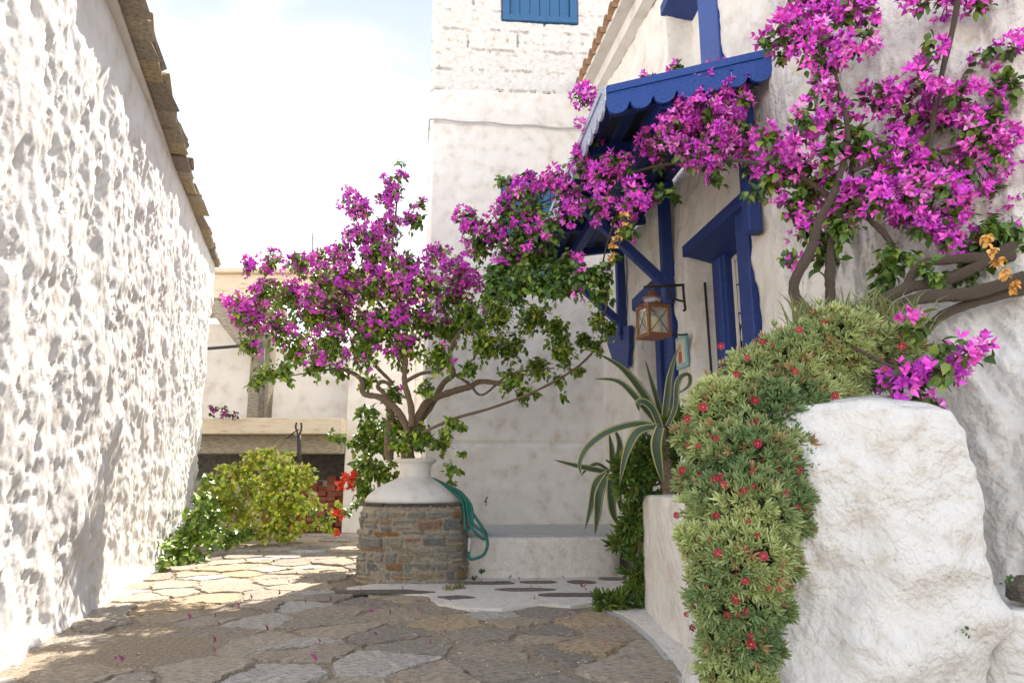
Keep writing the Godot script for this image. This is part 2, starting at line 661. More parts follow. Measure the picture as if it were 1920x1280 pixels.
	M.petal.backlight = Color(0.95, 0.85, 0.95)
	M.flesh = mat(Color.WHITE, 0.5, null, Vector3.ONE, null, 0.0, true)
	M.agave = mat(Color.WHITE, 0.5, grain, Vector3.ONE * 3.0, null, 0.0, true)
	M.soil = mat(lin(0.1, 0.085, 0.045), 1.0, mottle, Vector3.ONE * 3.0, grit, 2.0)
	M.limed = mat(lin(0.76, 0.73, 0.69), 0.9, mild, Vector3.ONE * 1.1, brush, 1.0)
	M.limegrey = mat(lin(0.5, 0.51, 0.52), 0.9, stain, Vector3.ONE * 0.9, grit, 0.6)
	M.bed = mat(lin(0.54, 0.46, 0.36), 0.95, mottle, Vector3.ONE * 1.9, grit, 1.2)
	M.glass = mat(Color(0.95, 0.97, 0.9, 0.16), 0.05)
	M.glass.transparency = BaseMaterial3D.TRANSPARENCY_ALPHA
	M.candle = mat(lin(0.8, 0.68, 0.4), 0.5)

# ---------------------------------------------------------------- ground and paving
func build_ground() -> void:
	var far := kind(hang(sheet(8, 8, func(a, b): return Vector3((a - 0.5) * 900, -0.06, (0.5 - b) * 900), Vector3.UP), "terrain", M.mortar), "structure")
	var n := noise(0.9, 1, 4, 21)
	var gr := kind(hang(sheet(240, 300, func(a, b):
		var p := Vector3(lerpf(-7, 3.2, a), 0, lerpf(-1.0, -15.2, b))
		p.y = n.get_noise_2d(p.x, p.z) * 0.008 + n.get_noise_2d(p.x * 6, p.z * 9) * 0.006
		return p, Vector3.UP), "paved_alley", M.mortar), "structure") as MeshInstance3D
	# flagstones: cells of a jittered lattice, cut to polygons, each laid proud of the mortar
	var cell := Vector2(0.62, 0.36)
	var seeds := {}
	for j in range(6, 44):
		for i in range(-11, 4):
			seeds[Vector2i(i, j)] = Vector2((i + 0.5 * (j % 2) + R.randf_range(-0.42, 0.42)) * cell.x, (j + R.randf_range(-0.42, 0.42)) * cell.y)
	var stones := []
	for key in seeds:
		var c: Vector2 = seeds[key]
		var wall := -3.0 - 0.3 * (c.y - 4.53)
		if c.x < wall - 0.05 or c.x > 1.1 or (c.y > 6.45 and c.x > -0.45) or (c.y > 7.3 and c.x > -1.75 and c.y < 8.8) or c.y > 14.8 or (c.x > 1.02 and c.y < 6.2) or (c.y > 10.1 and c.x > -1.2):
			continue
		var poly := PackedVector2Array([c + Vector2(-1.2, -0.7), c + Vector2(1.2, -0.7), c + Vector2(1.2, 0.7), c + Vector2(-1.2, 0.7)])
		for dj in range(-3, 4):
			for di in range(-3, 4):
				var k: Vector2i = key + Vector2i(di, dj)
				if k == key or not seeds.has(k):
					continue
				var q: Vector2 = seeds[k]
				var m := (c + q) * 0.5
				var d := (q - c).normalized()
				var t := Vector2(-d.y, d.x)
				var half := PackedVector2Array([m + t * 9, m - t * 9, m - t * 9 - d * 18, m + t * 9 - d * 18])
				var cut := Geometry2D.intersect_polygons(poly, half)
				if cut.size():
					poly = cut[0]
		var sunk := R.randf() < 0.07
		var gap := R.randf_range(0.003, 0.013)
		var inner := Geometry2D.offset_polygon(poly, -gap, Geometry2D.JOIN_MITER)
		if inner.is_empty() or sunk:
			continue
		var ring := []
		var p0: PackedVector2Array = inner[0]
		for i in p0.size():
			var a := p0[i]
			var b := p0[(i + 1) % p0.size()]
			var steps := maxi(1, int(a.distance_to(b) / 0.07))
			for s in steps:
				var q := a.lerp(b, (s + (0.16 if s == 0 else 0.0)) / steps)
				q += Vector2(n.get_noise_2d(q.x * 14, q.y * 14), n.get_noise_2d(q.y * 14 + 50, q.x * 14)) * 0.055
				ring.append(q)
		if ring.size() < 5:
			continue
		stones.append([c.length(), c, ring])
	stones.sort_custom(func(a, b): return a[0] < b[0])
	var rest := new_st()
	var tones := [Color(0.74, 0.61, 0.46), Color(0.55, 0.48, 0.4), Color(0.78, 0.67, 0.53), Color(0.48, 0.42, 0.36), Color(0.86, 0.82, 0.76), Color(0.78, 0.6, 0.38), Color(0.64, 0.54, 0.43), Color(0.72, 0.64, 0.54)]
	for i in stones.size():
		var st := new_st() if i < 290 else rest
		var c: Vector2 = stones[i][1]
		var ring: Array = stones[i][2]
		st.set_color(tones[R.randi() % tones.size()].lerp(Color(0.7, 0.57, 0.43), R.randf() * 0.5))
		st.set_smooth_group(-1)
		var h := R.randf_range(0.004, 0.03)
		var tilt := Vector2(R.randf_range(-0.012, 0.012), R.randf_range(-0.015, 0.02))
		var top := []
		for q in ring:
			var in_ := q.lerp(c, 0.07) as Vector2
			top.append(Vector3(in_.x, h + (in_ - c).dot(tilt) + n.get_noise_2d(in_.x * 8, in_.y * 8) * 0.014, -in_.y))
		var mid := Vector3(c.x, h + 0.003, -c.y)
		for k in ring.size():
			var k2 := (k + 1) % ring.size()
			var lo0 := Vector3(ring[k].x, -0.03, -ring[k].y)
			var lo1 := Vector3(ring[k2].x, -0.03, -ring[k2].y)
			var f := [mid, top[k], top[k2]]
			if (f[1] - f[0]).cross(f[2] - f[0]).y > 0:
				tri(st, f[0], f[2], f[1])
				quad(st, top[k], top[k2], lo1, lo0)
			else:
				tri(st, f[0], f[1], f[2])
				quad(st, top[k2], top[k], lo0, lo1)
		if i < 290:
			put(st, "flagstone", M.flag, gr)
	kind(put(rest, "far_flagstones", M.flag, gr), "stuff")
	# grit and chips lying in the joints
	var chip := new_st()
	bx(chip, Transform3D(), Vector3(1, 0.5, 0.8), 0.16, 0.12)
	chip.generate_normals()
	var xf := []
	var cols := []
	for k in 2600:
		var z := 3.7 + 7.0 * pow(R.randf(), 1.7)
		var x := R.randf_range(maxf(-3.0 - 0.3 * (z - 4.53), -4.2), 1.0)
		xf.append(Transform3D(Basis(Vector3.UP, R.randf() * TAU).scaled(Vector3.ONE * R.randf_range(0.003, 0.011) * (2.0 if R.randf() < 0.05 else 1.0)), Vector3(x, R.randf_range(0.004, 0.02), -z)))
		cols.append([Color(0.6, 0.52, 0.42), Color(0.4, 0.33, 0.26), Color(0.25, 0.2, 0.15), Color(0.75, 0.7, 0.62)][R.randi() % 4])
	multi("grit", chip.commit(), M.flesh, xf, cols, gr)
	# limewashed apron at the foot of the bench, with its own stones left bare
	var ap := new_st()
	slab(ap, [Vector3(-1.672, 0.000, -7.370), Vector3(-1.338, 0.000, -7.042), Vector3(-0.808, 0.000, -6.919), Vector3(-0.650, 0.000, -6.469), Vector3(-0.363, 0.000, -6.241), Vector3(-0.090, 0.000, -6.217), Vector3(0.235, 0.000, -6.443), Vector3(0.508, 0.000, -6.340), Vector3(0.761, 0.000, -6.522), Vector3(1.055, 0.000, -7.042), Vector3(1.442, 0.000, -8.718), Vector3(0.256, 0.000, -8.718), Vector3(-0.606, 0.000, -8.259), Vector3(-1.169, 0.000, -7.966)], Vector3(0, 0.035, 0))
	var apron := kind(put(ap, "limewashed_apron", M.limed), "structure")
	for s in [[Vector3(-0.517, 0.000, -6.743), 0.17, 0.1], [Vector3(-0.308, 0.000, -7.656), 0.36, 0.1], [Vector3(0.132, 0.000, -7.202), 0.33, 0.1], [Vector3(0.553, 0.000, -6.889), 0.4, 0.12], [Vector3(0.283, 0.000, -7.731), 0.2, 0.1], [Vector3(0.737, 0.000, -7.731), 0.16, 0.14], [Vector3(1.110, 0.000, -7.966), 0.17, 0.12], [Vector3(-1.241, 0.000, -7.073), 0.5, 0.12], [Vector3(-0.113, 0.000, -7.731), 0.12, 0.06]]:
		var st := new_st()
		st.set_color(Color(0.27, 0.23, 0.2).lerp(Color(0.36, 0.31, 0.27), R.randf()))
		var pts := []
		for k in 9:
			var a := TAU * (k + R.randf_range(-0.3, 0.3)) / 9
			var q := pow(pow(absf(cos(a)), 3.0) + pow(absf(sin(a)), 3.0), -0.333) * R.randf_range(0.72, 1.08)
			pts.append(s[0] + Vector3(cos(a) * s[1] * q, 0.032, sin(a) * s[2] * q))
		slab(st, pts, Vector3(0, 0.012, 0))
		put(st, "bare_stone", M.flag, apron)
	var kb := new_st()
	slab(kb, [Vector3(0.814, 0.000, -6.217), Vector3(0.935, 0.000, -5.728), Vector3(0.975, 0.000, -5.096), Vector3(0.968, 0.000, -4.469), Vector3(0.949, 0.000, -4.033), Vector3(0.808, 0.000, -3.194), Vector3(1.548, 0.000, -3.194), Vector3(1.763, 0.000, -5.531), Vector3(1.317, 0.000, -6.686), Vector3(1.022, 0.000, -6.830)], Vector3(0, 0.04, 0))
	kind(put(kb, "limewashed_kerb", M.limed), "structure")
	var kg := new_st()
	slab(kg, [Vector3(0.776, 0.000, -6.169), Vector3(0.899, 0.000, -5.688), Vector3(0.939, 0.000, -5.064), Vector3(0.931, 0.000, -4.445), Vector3(0.911, 0.000, -3.995), Vector3(0.785, 0.000, -3.194), Vector3(0.830, 0.000, -3.194), Vector3(0.983, 0.000, -4.053), Vector3(1.005, 0.000, -4.518), Vector3(1.010, 0.000, -5.145), Vector3(0.978, 0.000, -5.811), Vector3(0.866, 0.000, -6.266)], Vector3(0, 0.03, 0))
	kind(put(kg, "grey_kerb_line", M.limegrey), "structure")

# ---------------------------------------------------------------- rough white house on the left
func build_left_house() -> void:
	var o := thing("roughcast_house", "lumpy sunlit whitewashed house wall with stone slab eaves at the left", "house")
	var big := noise(1.5, 1, 3, 31)
	var pit := noise(2.7, 2, 1, 33)
	pit.cellular_return_type = FastNoiseLite.RETURN_DISTANCE
	pit.cellular_jitter = 1.0
	var small := noise(7.0, 1, 3, 35)
	var nrm := Vector3(1, 0, -0.3).normalized()
	var surf := func(z: float, y: float) -> Vector3:
		var x := -3.12 - 0.3 * (z - 4.53) - 0.004 * y
		var q := Vector3(z * 0.85, y * 0.62, 0)
		var w := big.get_noise_3dv(q) * 0.07
		var wq := q + Vector3(small.get_noise_2d(z, y), small.get_noise_2d(y + 9, z), 0) * 0.16
		var d := pit.get_noise_3dv(wq)
		w -= smoothstep(0.6, 0.0, absf(d + 1.0)) * 0.034 * clampf(0.75 + big.get_noise_3dv(q * 2.1 + Vector3(7, 3, 0)) * 1.8, 0.1, 1.3)
		w += small.get_noise_2d(z * 0.55, y * 0.38) * 0.02 + small.get_noise_2d(z * 1.4 + 20, y * 0.8) * 0.013
		var foot := 0.08 * exp(-maxf(y, 0.0) / 0.1)
		var calm := clampf((4.75 - y) / 0.5, 0.25, 1.0)
		return Vector3(x, y, -z) + nrm * (w * calm + foot)
	hang(sheet(520, 230, func(a, b):
		return surf.call(lerpf(2.2, 12.15, a), lerpf(-0.05, 4.92, b)), Vector3.RIGHT), "wall", M.sunwall, o)
	# far end and inside of the house
	var st := new_st()
	slab(st, [Vector3(-5.45, 0, -12.13), Vector3(-9.5, 0, -12.13), Vector3(-9.5, 4.85, -12.13), Vector3(-5.55, 4.85, -12.13)], Vector3(0, 0, 0.2))
	slab(st, [Vector3(-2.6, 4.86, -1.7), Vector3(-5.62, 4.86, -12.1), Vector3(-9.5, 5.8, -12.1), Vector3(-7.0, 5.8, -1.7)], Vector3(0, 0.05, 0))
	put(st, "roof_and_end_wall", M.plain, o)
	# soffit of lime under the slabs
	var so := new_st()
	var e0 := Vector3(-2.16, 4.86, -2.2)
	var e1 := Vector3(-5.41, 4.86, -12.2)
	var along := (e1 - e0)
	var out := Vector3(along.z, 0, -along.x).normalized() * -1.0
	slab(so, [e0 - out * 0.5, e1 - out * 0.5, e1 - out * 0.13, e0 - out * 0.13], Vector3(0, 0.05, 0))
	put(so, "soffit", M.plain, o)
	for layer in 2:
		var t := 0.0
		while t < 1.0:
			var l := R.randf_range(0.25, 0.62)
			var c := e0 + along * t + along.normalized() * l * 0.5
			var th := R.randf_range(0.035, 0.07)
			var b := Basis(along.normalized(), Vector3.UP, along.normalized().cross(Vector3.UP))
			b = b * Basis(Vector3.UP, R.randf_range(-0.06, 0.06)) * Basis(Vector3.RIGHT, R.randf_range(-0.05, 0.05))
			var s := new_st()
			s.set_color([Color(0.42, 0.36, 0.27), Color(0.5, 0.43, 0.32), Color(0.34, 0.29, 0.22), Color(0.52, 0.42, 0.25)][R.randi() % 4])
			bx(s, Transform3D(b, c - out * (0.2 + 0.02 * layer + R.randf_range(0.0, 0.06)) + Vector3(0, 0.085 + layer * 0.055, 0)), Vector3(l * 0.98, th, 0.55), 0.01, 0.03)
			put(s, "eave_slab", M.slate, o)
			t += l / along.length()

# ---------------------------------------------------------------- concrete framed house at the end of the alley
func build_back_house() -> void:
	var o := thing("concrete_house", "unfinished concrete framed house with a deep balcony across the alley end", "house")
	var part := func(called: String, m: Material, boxes: Array) -> void:
		var st := new_st()
		for b in boxes:
			box_mesh(st, b[0], b[1], 0.015)
		put(st, called, m, o)
	var zf := -15.1
	part.call("balcony_slab", M.palebeam, [[Vector3(-9, 2.06, -16.6), Vector3(-3.6, 2.4, -14.75)]])
	part.call("beam", M.concrete, [[Vector3(-9, 1.66, -15.5), Vector3(-3.62, 2.06, -15.1)]])
	part.call("pier", M.plain, [[Vector3(-3.61, 0, -16.8), Vector3(-2.2, 5.1, -15.15)]])
	part.call("pier", M.plain, [[Vector3(-2.2, 0, -16.8), Vector3(0.2, 4.6, -15.6)]])
	part.call("beam", M.palebeam, [[Vector3(-9, 5.12, -15.6), Vector3(-1.4, 5.68, -15.1)]])
	part.call("parapet", M.palebeam, [[Vector3(-9, 5.68, -15.7), Vector3(-1.3, 5.78, -14.95)]])
	part.call("back_wall", M.plain, [[Vector3(-9, 2.4, -17.2), Vector3(-3.6, 4.3, -17.0)]])
	part.call("ceiling", M.concrete, [[Vector3(-9, 4.9, -16.2), Vector3(-5.4, 5.12, -15.6)]])
	part.call("column", M.concrete, [[Vector3(-6.05, 2.4, -16.2), Vector3(-5.6, 5.1, -15.8)]])
	part.call("panel", M.plain, [[Vector3(-8.4, 2.4, -15.95), Vector3(-6.05, 4.7, -15.85)]])
	part.call("panel", M.plain, [[Vector3(-5.48, 2.4, -15.9), Vector3(-3.6, 4.1, -15.8)]])
	part.call("store_back_wall", M.plain, [[Vector3(-9, 0, -18.2), Vector3(-3.6, 1.1, -18.0)]])
	part.call("store_back_wall", M.dim, [[Vector3(-9, 1.1, -18.2), Vector3(-3.6, 2.06, -17.95)]])  # dark upper half paints in the shadow inside the store
	part.call("store_side_wall", M.plain, [[Vector3(-3.6, 0, -18.2), Vector3(-3.3, 2.06, -16.8)]])
	part.call("store_ceiling", M.dim, [[Vector3(-9, 2.0, -18.2), Vector3(-3.6, 2.06, -16.6)]])  # ceiling darkened in colour for the same store shadow
	part.call("roof", M.plain, [[Vector3(-9, 4.1, -22), Vector3(0.2, 4.28, -17.21)], [Vector3(-9, 0, -22), Vector3(-8.8, 4.09, -17.21)], [Vector3(0.0, 0, -22), Vector3(0.2, 4.09, -16.9)]])
	var st := new_st()
	bar(st, Vector3(-6.770, 5.026, -15.300), Vector3(-5.868, 3.977, -15.300), 0.3, 0.3)
	put(st, "brace", M.concrete, o)
	st = new_st()
	tube(st, [Vector3(-5.739, 4.220, -15.600), Vector3(-5.638, 2.450, -15.600)], 0.07, 0.07, 10)
	put(st, "downpipe", M.dim, o)
	st = new_st()
	tube(st, [Vector3(-6.810, 3.932, -15.000), Vector3(-5.643, 4.028, -15.000)], 0.035, 0.035, 8)
	put(st, "rail", M.iron, o)
	# bricks stored under the balcony
	var bs := thing("brick_stack", "stack of red bricks stored under the concrete balcony", "bricks")
	for row in 11:
		for col in 9:
			if row > 8 and R.randf() < 0.5:
				continue
			var tw := row > 8
			st = new_st()
			st.set_color([Color(0.36, 0.1, 0.055), Color(0.42, 0.13, 0.07), Color(0.28, 0.075, 0.045), Color(0.46, 0.17, 0.1)][R.randi() % 4])
			var out := 0.05 if (row + col) % 2 else 0.0
			bx(st, Transform3D(Basis(Vector3.UP, R.randf_range(-0.05, 0.05) + (R.randf_range(-0.5, 0.5) if tw else 0.0)), Vector3(-3.76 - col * 0.205 - R.randf() * 0.012, 0.055 + row * 0.108, -15.75 + out)), Vector3(0.19, 0.1, 0.3), 0.006, 0.004)
			put(st, "brick", M.brick, bs)
	var hk := thing("iron_hook_post", "dark iron post with a forked top and side hook before the balcony beam", "post")
	st = new_st()
	tube(st, [Vector3(-4.166, 1.305, -13.800), Vector3(-4.217, 1.979, -13.800)], 0.045, 0.04, 8)
	put(st, "post", M.iron, hk)
	st = new_st()
	tube(st, spline([Vector3(-4.274, 2.220, -13.800), Vector3(-4.290, 2.136, -13.800), Vector3(-4.252, 2.031, -13.800), Vector3(-4.217, 1.979, -13.800), Vector3(-4.188, 2.031, -13.800), Vector3(-4.173, 2.136, -13.800), Vector3(-4.189, 2.220, -13.800)], 4), 0.02, 0.02, 6)
	put(st, "fork", M.iron, hk)
	st = new_st()
	tube(st, [Vector3(-4.236, 1.947, -13.800), Vector3(-4.343, 1.979, -13.800)], 0.012, 0.012, 5)
	tube(st, spline([Vector3(-4.224, 2.094, -13.800), Vector3(-4.375, 1.979, -13.800), Vector3(-4.455, 1.916, -13.800), Vector3(-4.479, 1.958, -13.800)], 3), 0.014, 0.014, 5)
	put(st, "hook", M.iron, hk)
	var an := thing("antenna", "thin grey aerial standing on the roof above the balcony", "antenna")
	st = new_st()
	tube(st, [Vector3(-5.395, 6.461, -18.000), Vector3(-5.452, 7.733, -18.000)], 0.022, 0.014, 6)
	put(st, "mast", M.dim, an)
	st = new_st()
	tube(st, [Vector3(-5.502, 7.580, -18.000), Vector3(-5.400, 7.580, -18.000)], 0.012, 0.012, 5)
	put(st, "cross_rod", M.dim, an)

# ---------------------------------------------------------------- tall white house across the middle
func build_tower() -> void:
	var o := thing("tall_house", "tall whitewashed house with cracked block joints and light blue shutters", "house")
	var n := noise(1.1, 1, 4, 41)
	var fine := noise(9.0, 1, 3, 43)
	var face := func(a: float, y: float) -> Vector3:
		var x := lerpf(-1.36, 2.4, a)
		var w := n.get_noise_2d(x, y) * 0.03
		if y > 7.28:
			# old blocks showing through the limewash
			var row := int((y - 7.28) / 0.36)
			var fy := absf(fposmod(y - 7.28 + fine.get_noise_2d(x * 0.5, row * 7) * 0.02, 0.36))
			var bl := 0.82
			var fx := fposmod(x + row * 0.37 + fine.get_noise_2d(y * 0.7, x) * 0.012, bl)
			var gate := clampf(n.get_noise_2d(x * 2.2 + 30, y * 2.2) * 7.0 + 0.1, 0, 1)
			if fy < 0.026: w -= 0.06 * gate
			if fx < 0.026: w -= 0.06 * gate * clampf(n.get_noise_2d(x * 1.2 + 70, y * 1.2) * 9.0 - 0.2, 0, 1)
			w += 0.012 + fine.get_noise_2d(x, y) * 0.012
		elif y > 6.75:
			w += 0.008
		if absf(y - 1.62) < 0.03: w -= 0.012
		if y < 1.6: w += 0.015
		for q in [[-0.17, 1.1, 8.56, 10.0], [-0.16, 1.06, 3.95, 5.75]]:
			var s := minf(minf(x - q[0], q[1] - x), minf(y - q[2], q[3] - y))
			w -= 0.11 * smoothstep(-0.015, 0.02, s)
		var end := 0.1 * smoothstep(-1.24, -1.36, x)
		return Vector3(x + end * 0.3, y, -10.25 - 0.07 * x + w - end)
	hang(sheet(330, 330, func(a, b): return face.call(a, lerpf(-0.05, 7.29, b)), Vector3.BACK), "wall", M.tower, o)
	hang(sheet(330, 220, func(a, b): return face.call(a, lerpf(7.285, 10.6, b)), Vector3.BACK), "upper_wall", M.oldlime_dimmed, o)
	var st := new_st()
	box_mesh(st, Vector3(-1.28, 0, -11.4), Vector3(6.5, 10.55, -10.62), 0.05)
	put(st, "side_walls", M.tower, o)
	for q in [[-0.17, 1.1, 8.56, 10.0], [-0.16, 1.06, 3.95, 5.75]]:
		var x0: float = q[0]
		var x1: float = q[1]
		var tilt := 0.07
		var fr := func(a: float, b: float, y0: float, y1: float, z: float, d: float) -> SurfaceTool:
			var s := new_st()
			var zz := -10.25 - tilt * (a + b) * 0.5 + z
			bx(s, Transform3D(Basis(Vector3.UP, tilt), Vector3((a + b) * 0.5, (y0 + y1) * 0.5, zz)), Vector3(b - a, y1 - y0, d), 0.006)
			return s
		var win := put(fr.call(x0 + 0.01, x0 + 0.13, q[2] + 0.12, q[3], -0.01, 0.08), "window", M.sky, o)
		put(fr.call(x1 - 0.13, x1 - 0.01, q[2] + 0.12, q[3], -0.008, 0.08), "frame", M.sky, win)
		put(fr.call(x0 + 0.01, x1 - 0.01, q[2] + 0.01, q[2] + 0.12, -0.004, 0.09), "sill", M.sky, win)
		put(fr.call(x0 + 0.13, x1 - 0.13, q[3] - 0.11, q[3] - 0.003, -0.006, 0.08), "frame", M.sky, win)
		var w := (x1 - x0 - 0.27) / 6.0
		for k in 6:
			put(fr.call(x0 + 0.135 + k * w + 0.003, x0 + 0.135 + (k + 1) * w - 0.003, q[2] + 0.13, q[3] - 0.12, -0.035 + 0.006 * (k % 2), 0.03), "shutter_board", M.sky, win)
	var cb := new_st()
	var pts := []
	for k in 24:
		var x := -1.31 + k * 0.105
		pts.append(Vector3(x, 6.72 - 0.075 * k / 23.0 + 0.02 * sin(k * 0.9) * 0.6, -10.2 - 0.07 * x))
	tube(cb, pts, 0.016, 0.016, 6)
	tube(cb, [Vector3(-1.33, 6.4, -10.3), Vector3(-1.34, 6.6, -10.26), pts[0]], 0.014, 0.014, 6)
	tag(put(cb, "wall_cable", M.limegrey), "limewashed cable running across the tall white house", "cable")

# ---------------------------------------------------------------- white house with the canopy, on the right
func build_house() -> void:
	var o := in_frame(thing("whitewashed_house", "old whitewashed house with deep blue windows and a tiled roof edge", "house"))
	var n := noise(1.0, 1, 4, 51)
	var f := noise(5.0, 1, 3, 52)
	var holes := [[3.72, 5.08, 1.75, 3.31, 0.3], [1.86, 3.24, 1.0, 3.23, 0.3], [3.42, 4.78, 4.5, 6.27, 0.28]]
	hang(sheet(240, 230, func(a, b):
		var u := lerpf(-0.15, 6.15, a)
		var y := lerpf(0.0, 7.15 - 0.13 * u, b)
		var w := n.get_noise_2d(u, y) * 0.05 + f.get_noise_2d(u, y * 0.8) * 0.012
		var d := 0.0
		for h in holes:
			var wob := n.get_noise_2d(u * 2 + 9, y * 2) * 0.05
			var s: float = minf(minf(u - h[0], h[1] - u), minf(y - h[2], h[3] - y)) + wob
			d = maxf(d, h[4] * smoothstep(-0.04, 0.04, s))
		return Vector3(u, y, w * (1.0 - d * 2.0) - d), Vector3.BACK), "wall", M.white, o)
	var st := new_st()
	slab(st, [Vector3(-0.1, 0, -0.7), Vector3(5.6, 0, -0.7), Vector3(5.6, 6.3, -0.7), Vector3(-0.1, 7.1, -0.7)], Vector3(0, 0, -5))
	put(st, "inner_walls", M.plain, o)
	# cornice and roof tiles along the sloping top edge
	var r0 := Vector3(-0.1, 7.09, 0)
	var r1 := Vector3(6.9, 6.12, 0)
	st = new_st()
	slab(st, [r0 + Vector3(0, 0, 0.0), r1, r1 + Vector3(0, 0.05, 0.12), r0 + Vector3(0, 0.05, 0.12)], Vector3(0, 0.2, 0))
	put(st, "cornice", M.plain, o)
	st = new_st()
	slab(st, [r0 + Vector3(0, 0.2, -0.1), r1 + Vector3(0, 0.2, -0.1), r1 + Vector3(0, 0.26, 0.27), r0 + Vector3(0, 0.26, 0.27)], Vector3(0, 0.06, 0))
	slab(st, [r0 + Vector3(0, 0.28, -0.1), r1 + Vector3(0, 0.28, -0.1), r1 + Vector3(0, 0.9, -5.4), r0 + Vector3(0, 0.9, -5.4)], Vector3(0, 0.05, 0))
	put(st, "roof", M.plain, o)
	var dirn := (r1 - r0).normalized()
	for k in 21:
		var c := r0 + dirn * (0.15 + k * 0.32) + Vector3(0, 0.3, 0.1)
		st = new_st()
		var ring := []
		for e in 2:
			var row := []
			for j in 9:
				var a := PI * j / 8.0
				var rr := 0.145 - 0.02 * e
				row.append(c + dirn * cos(a) * rr + Vector3(0, sin(a) * rr * 1.05, 0.22 - 0.42 * e + 0.01 * (k % 3)))
			ring.append(row)
		for j in 8:
			quad(st, ring[0][j], ring[0][j + 1], ring[1][j + 1], ring[1][j])
			quad(st, ring[0][j] * 1.0 + Vector3(0, -0.018, 0), ring[1][j] + Vector3(0, -0.018, 0), ring[1][j + 1] + Vector3(0, -0.018, 0), ring[0][j + 1] + Vector3(0, -0.018, 0))
			quad(st, ring[0][j], ring[0][j] + Vector3(0, -0.018, 0), ring[0][j + 1] + Vector3(0, -0.018, 0), ring[0][j + 1])
		put(st, "roof_tile", M.tile, o)
	# lower window
	var box := func(lo: Vector3, hi: Vector3, called: String, m: Material, parent: Node) -> MeshInstance3D:
		var s := new_st()
		box_mesh(s, lo, hi, 0.008)
		return put(s, called, m, parent)
	var wn: MeshInstance3D = box.call(Vector3(3.8, 1.7, -0.285), Vector3(3.92, 3.22, -0.2), "window", M.blue, o)
	box.call(Vector3(3.93, 1.72, -0.285), Vector3(4.1, 3.2, -0.2), "shutter", M.blue, wn)
	box.call(Vector3(4.0, 1.74, -0.21), Vector3(4.03, 3.18, -0.185), "batten", M.bluetop, wn)
	box.call(Vector3(4.08, 1.7, -0.37), Vector3(4.9, 3.2, -0.295), "unlit_panel", M.dark, wn)  # near-black panel painted as the shade of the room behind
	box.call(Vector3(4.12, 1.7, -0.29), Vector3(4.15, 3.14, -0.26), "glazing_bar", M.plain, wn)
	box.call(Vector3(4.15, 3.1, -0.29), Vector3(4.8, 3.14, -0.26), "glazing_bar", M.plain, wn)
	for k in 5:
		box.call(Vector3(4.16, 1.78 + k * 0.27, -0.285), Vector3(4.8, 1.795 + k * 0.27, -0.27), "bar", M.rust, wn)
	box.call(Vector3(4.87, 1.7, -0.2), Vector3(5.09, 3.25, 0.03), "jamb", M.blue, wn)
	var lt := new_st()
	slab(lt, [Vector3(3.64, 3.3, 0.03), Vector3(5.14, 3.28, 0.035), Vector3(5.12, 3.17, -0.3), Vector3(3.8, 3.17, -0.3)], Vector3(0, 0.11, 0))
	put(lt, "lintel", M.blue, wn)
	var rd := new_st()
	tube(rd, [Vector3(3.83, 1.75, -0.13), Vector3(3.78, 3.0, -0.13)], 0.012, 0.012, 6)
	put(rd, "shutter_rod", M.iron, wn)
	# door
	var dr: MeshInstance3D = box.call(Vector3(1.93, 1.0, -0.3), Vector3(2.1, 3.1, -0.2), "door", M.blue, o)
	box.call(Vector3(2.1, 1.0, -0.32), Vector3(3.05, 3.1, -0.25), "door_leaf", M.blue, dr)
	for k in 4:
		box.call(Vector3(2.13 + k * 0.23, 1.05, -0.255), Vector3(2.34 + k * 0.23, 3.05, -0.238), "plank", M.blue, dr)
	box.call(Vector3(3.0, 1.0, -0.25), Vector3(3.2, 3.1, 0.02), "jamb", M.blue, dr)
	lt = new_st()
	slab(lt, [Vector3(1.8, 3.2, 0.04), Vector3(3.33, 3.22, 0.04), Vector3(3.3, 3.05, -0.3), Vector3(1.95, 3.03, -0.3)], Vector3(0, 0.14, 0))
	put(lt, "lintel", M.blue, dr)
	# far window by the corner: only its blue board shows
	var fw := new_st()
	slab(fw, [Vector3(0.667, 3.119, 0.030), Vector3(1.086, 3.143, 0.030), Vector3(1.783, 3.010, 0.030), Vector3(1.750, 2.743, 0.030), Vector3(1.648, 2.515, 0.030), Vector3(1.341, 2.516, 0.030), Vector3(0.865, 2.747, 0.030), Vector3(0.621, 2.997, 0.030)], Vector3(0, 0, 0.05))
	put(fw, "shutter", M.blue, o)
	# upper window
	var uw: MeshInstance3D = box.call(Vector3(3.9, 4.4, -0.27), Vector3(4.35, 6.12, -0.17), "window", M.bluetop, o)
	box.call(Vector3(4.355, 4.4, -0.25), Vector3(4.78, 6.15, 0.02), "shutter", M.bluetop, uw)
	box.call(Vector3(4.2, 5.3, -0.18), Vector3(4.26, 5.5, -0.155), "hinge", M.iron, uw)
	lt = new_st()
	slab(lt, [Vector3(3.36, 6.24, 0.04), Vector3(4.85, 6.26, 0.04), Vector3(4.8, 6.1, -0.28), Vector3(3.5, 6.1, -0.28)], Vector3(0, 0.12, 0))
	put(lt, "lintel", M.blue, uw)
	# painted tile between door and window
	var pt := in_frame(thing("painted_tile", "small painted tile with a teal border on the wall by the lantern", "wall tile"))
	box.call(Vector3(3.36, 2.19, 0.02), Vector3(3.66, 2.52, 0.05), "border", mat(lin(0.25, 0.5, 0.52), 0.3), pt)
	box.call(Vector3(3.4, 2.23, 0.045), Vector3(3.62, 2.48, 0.056), "face", mat(lin(0.68, 0.62, 0.45), 0.3), pt)
	box.call(Vector3(3.46, 2.24, 0.05), Vector3(3.55, 2.36, 0.06), "picture", mat(lin(0.42, 0.07, 0.04), 0.3), pt)
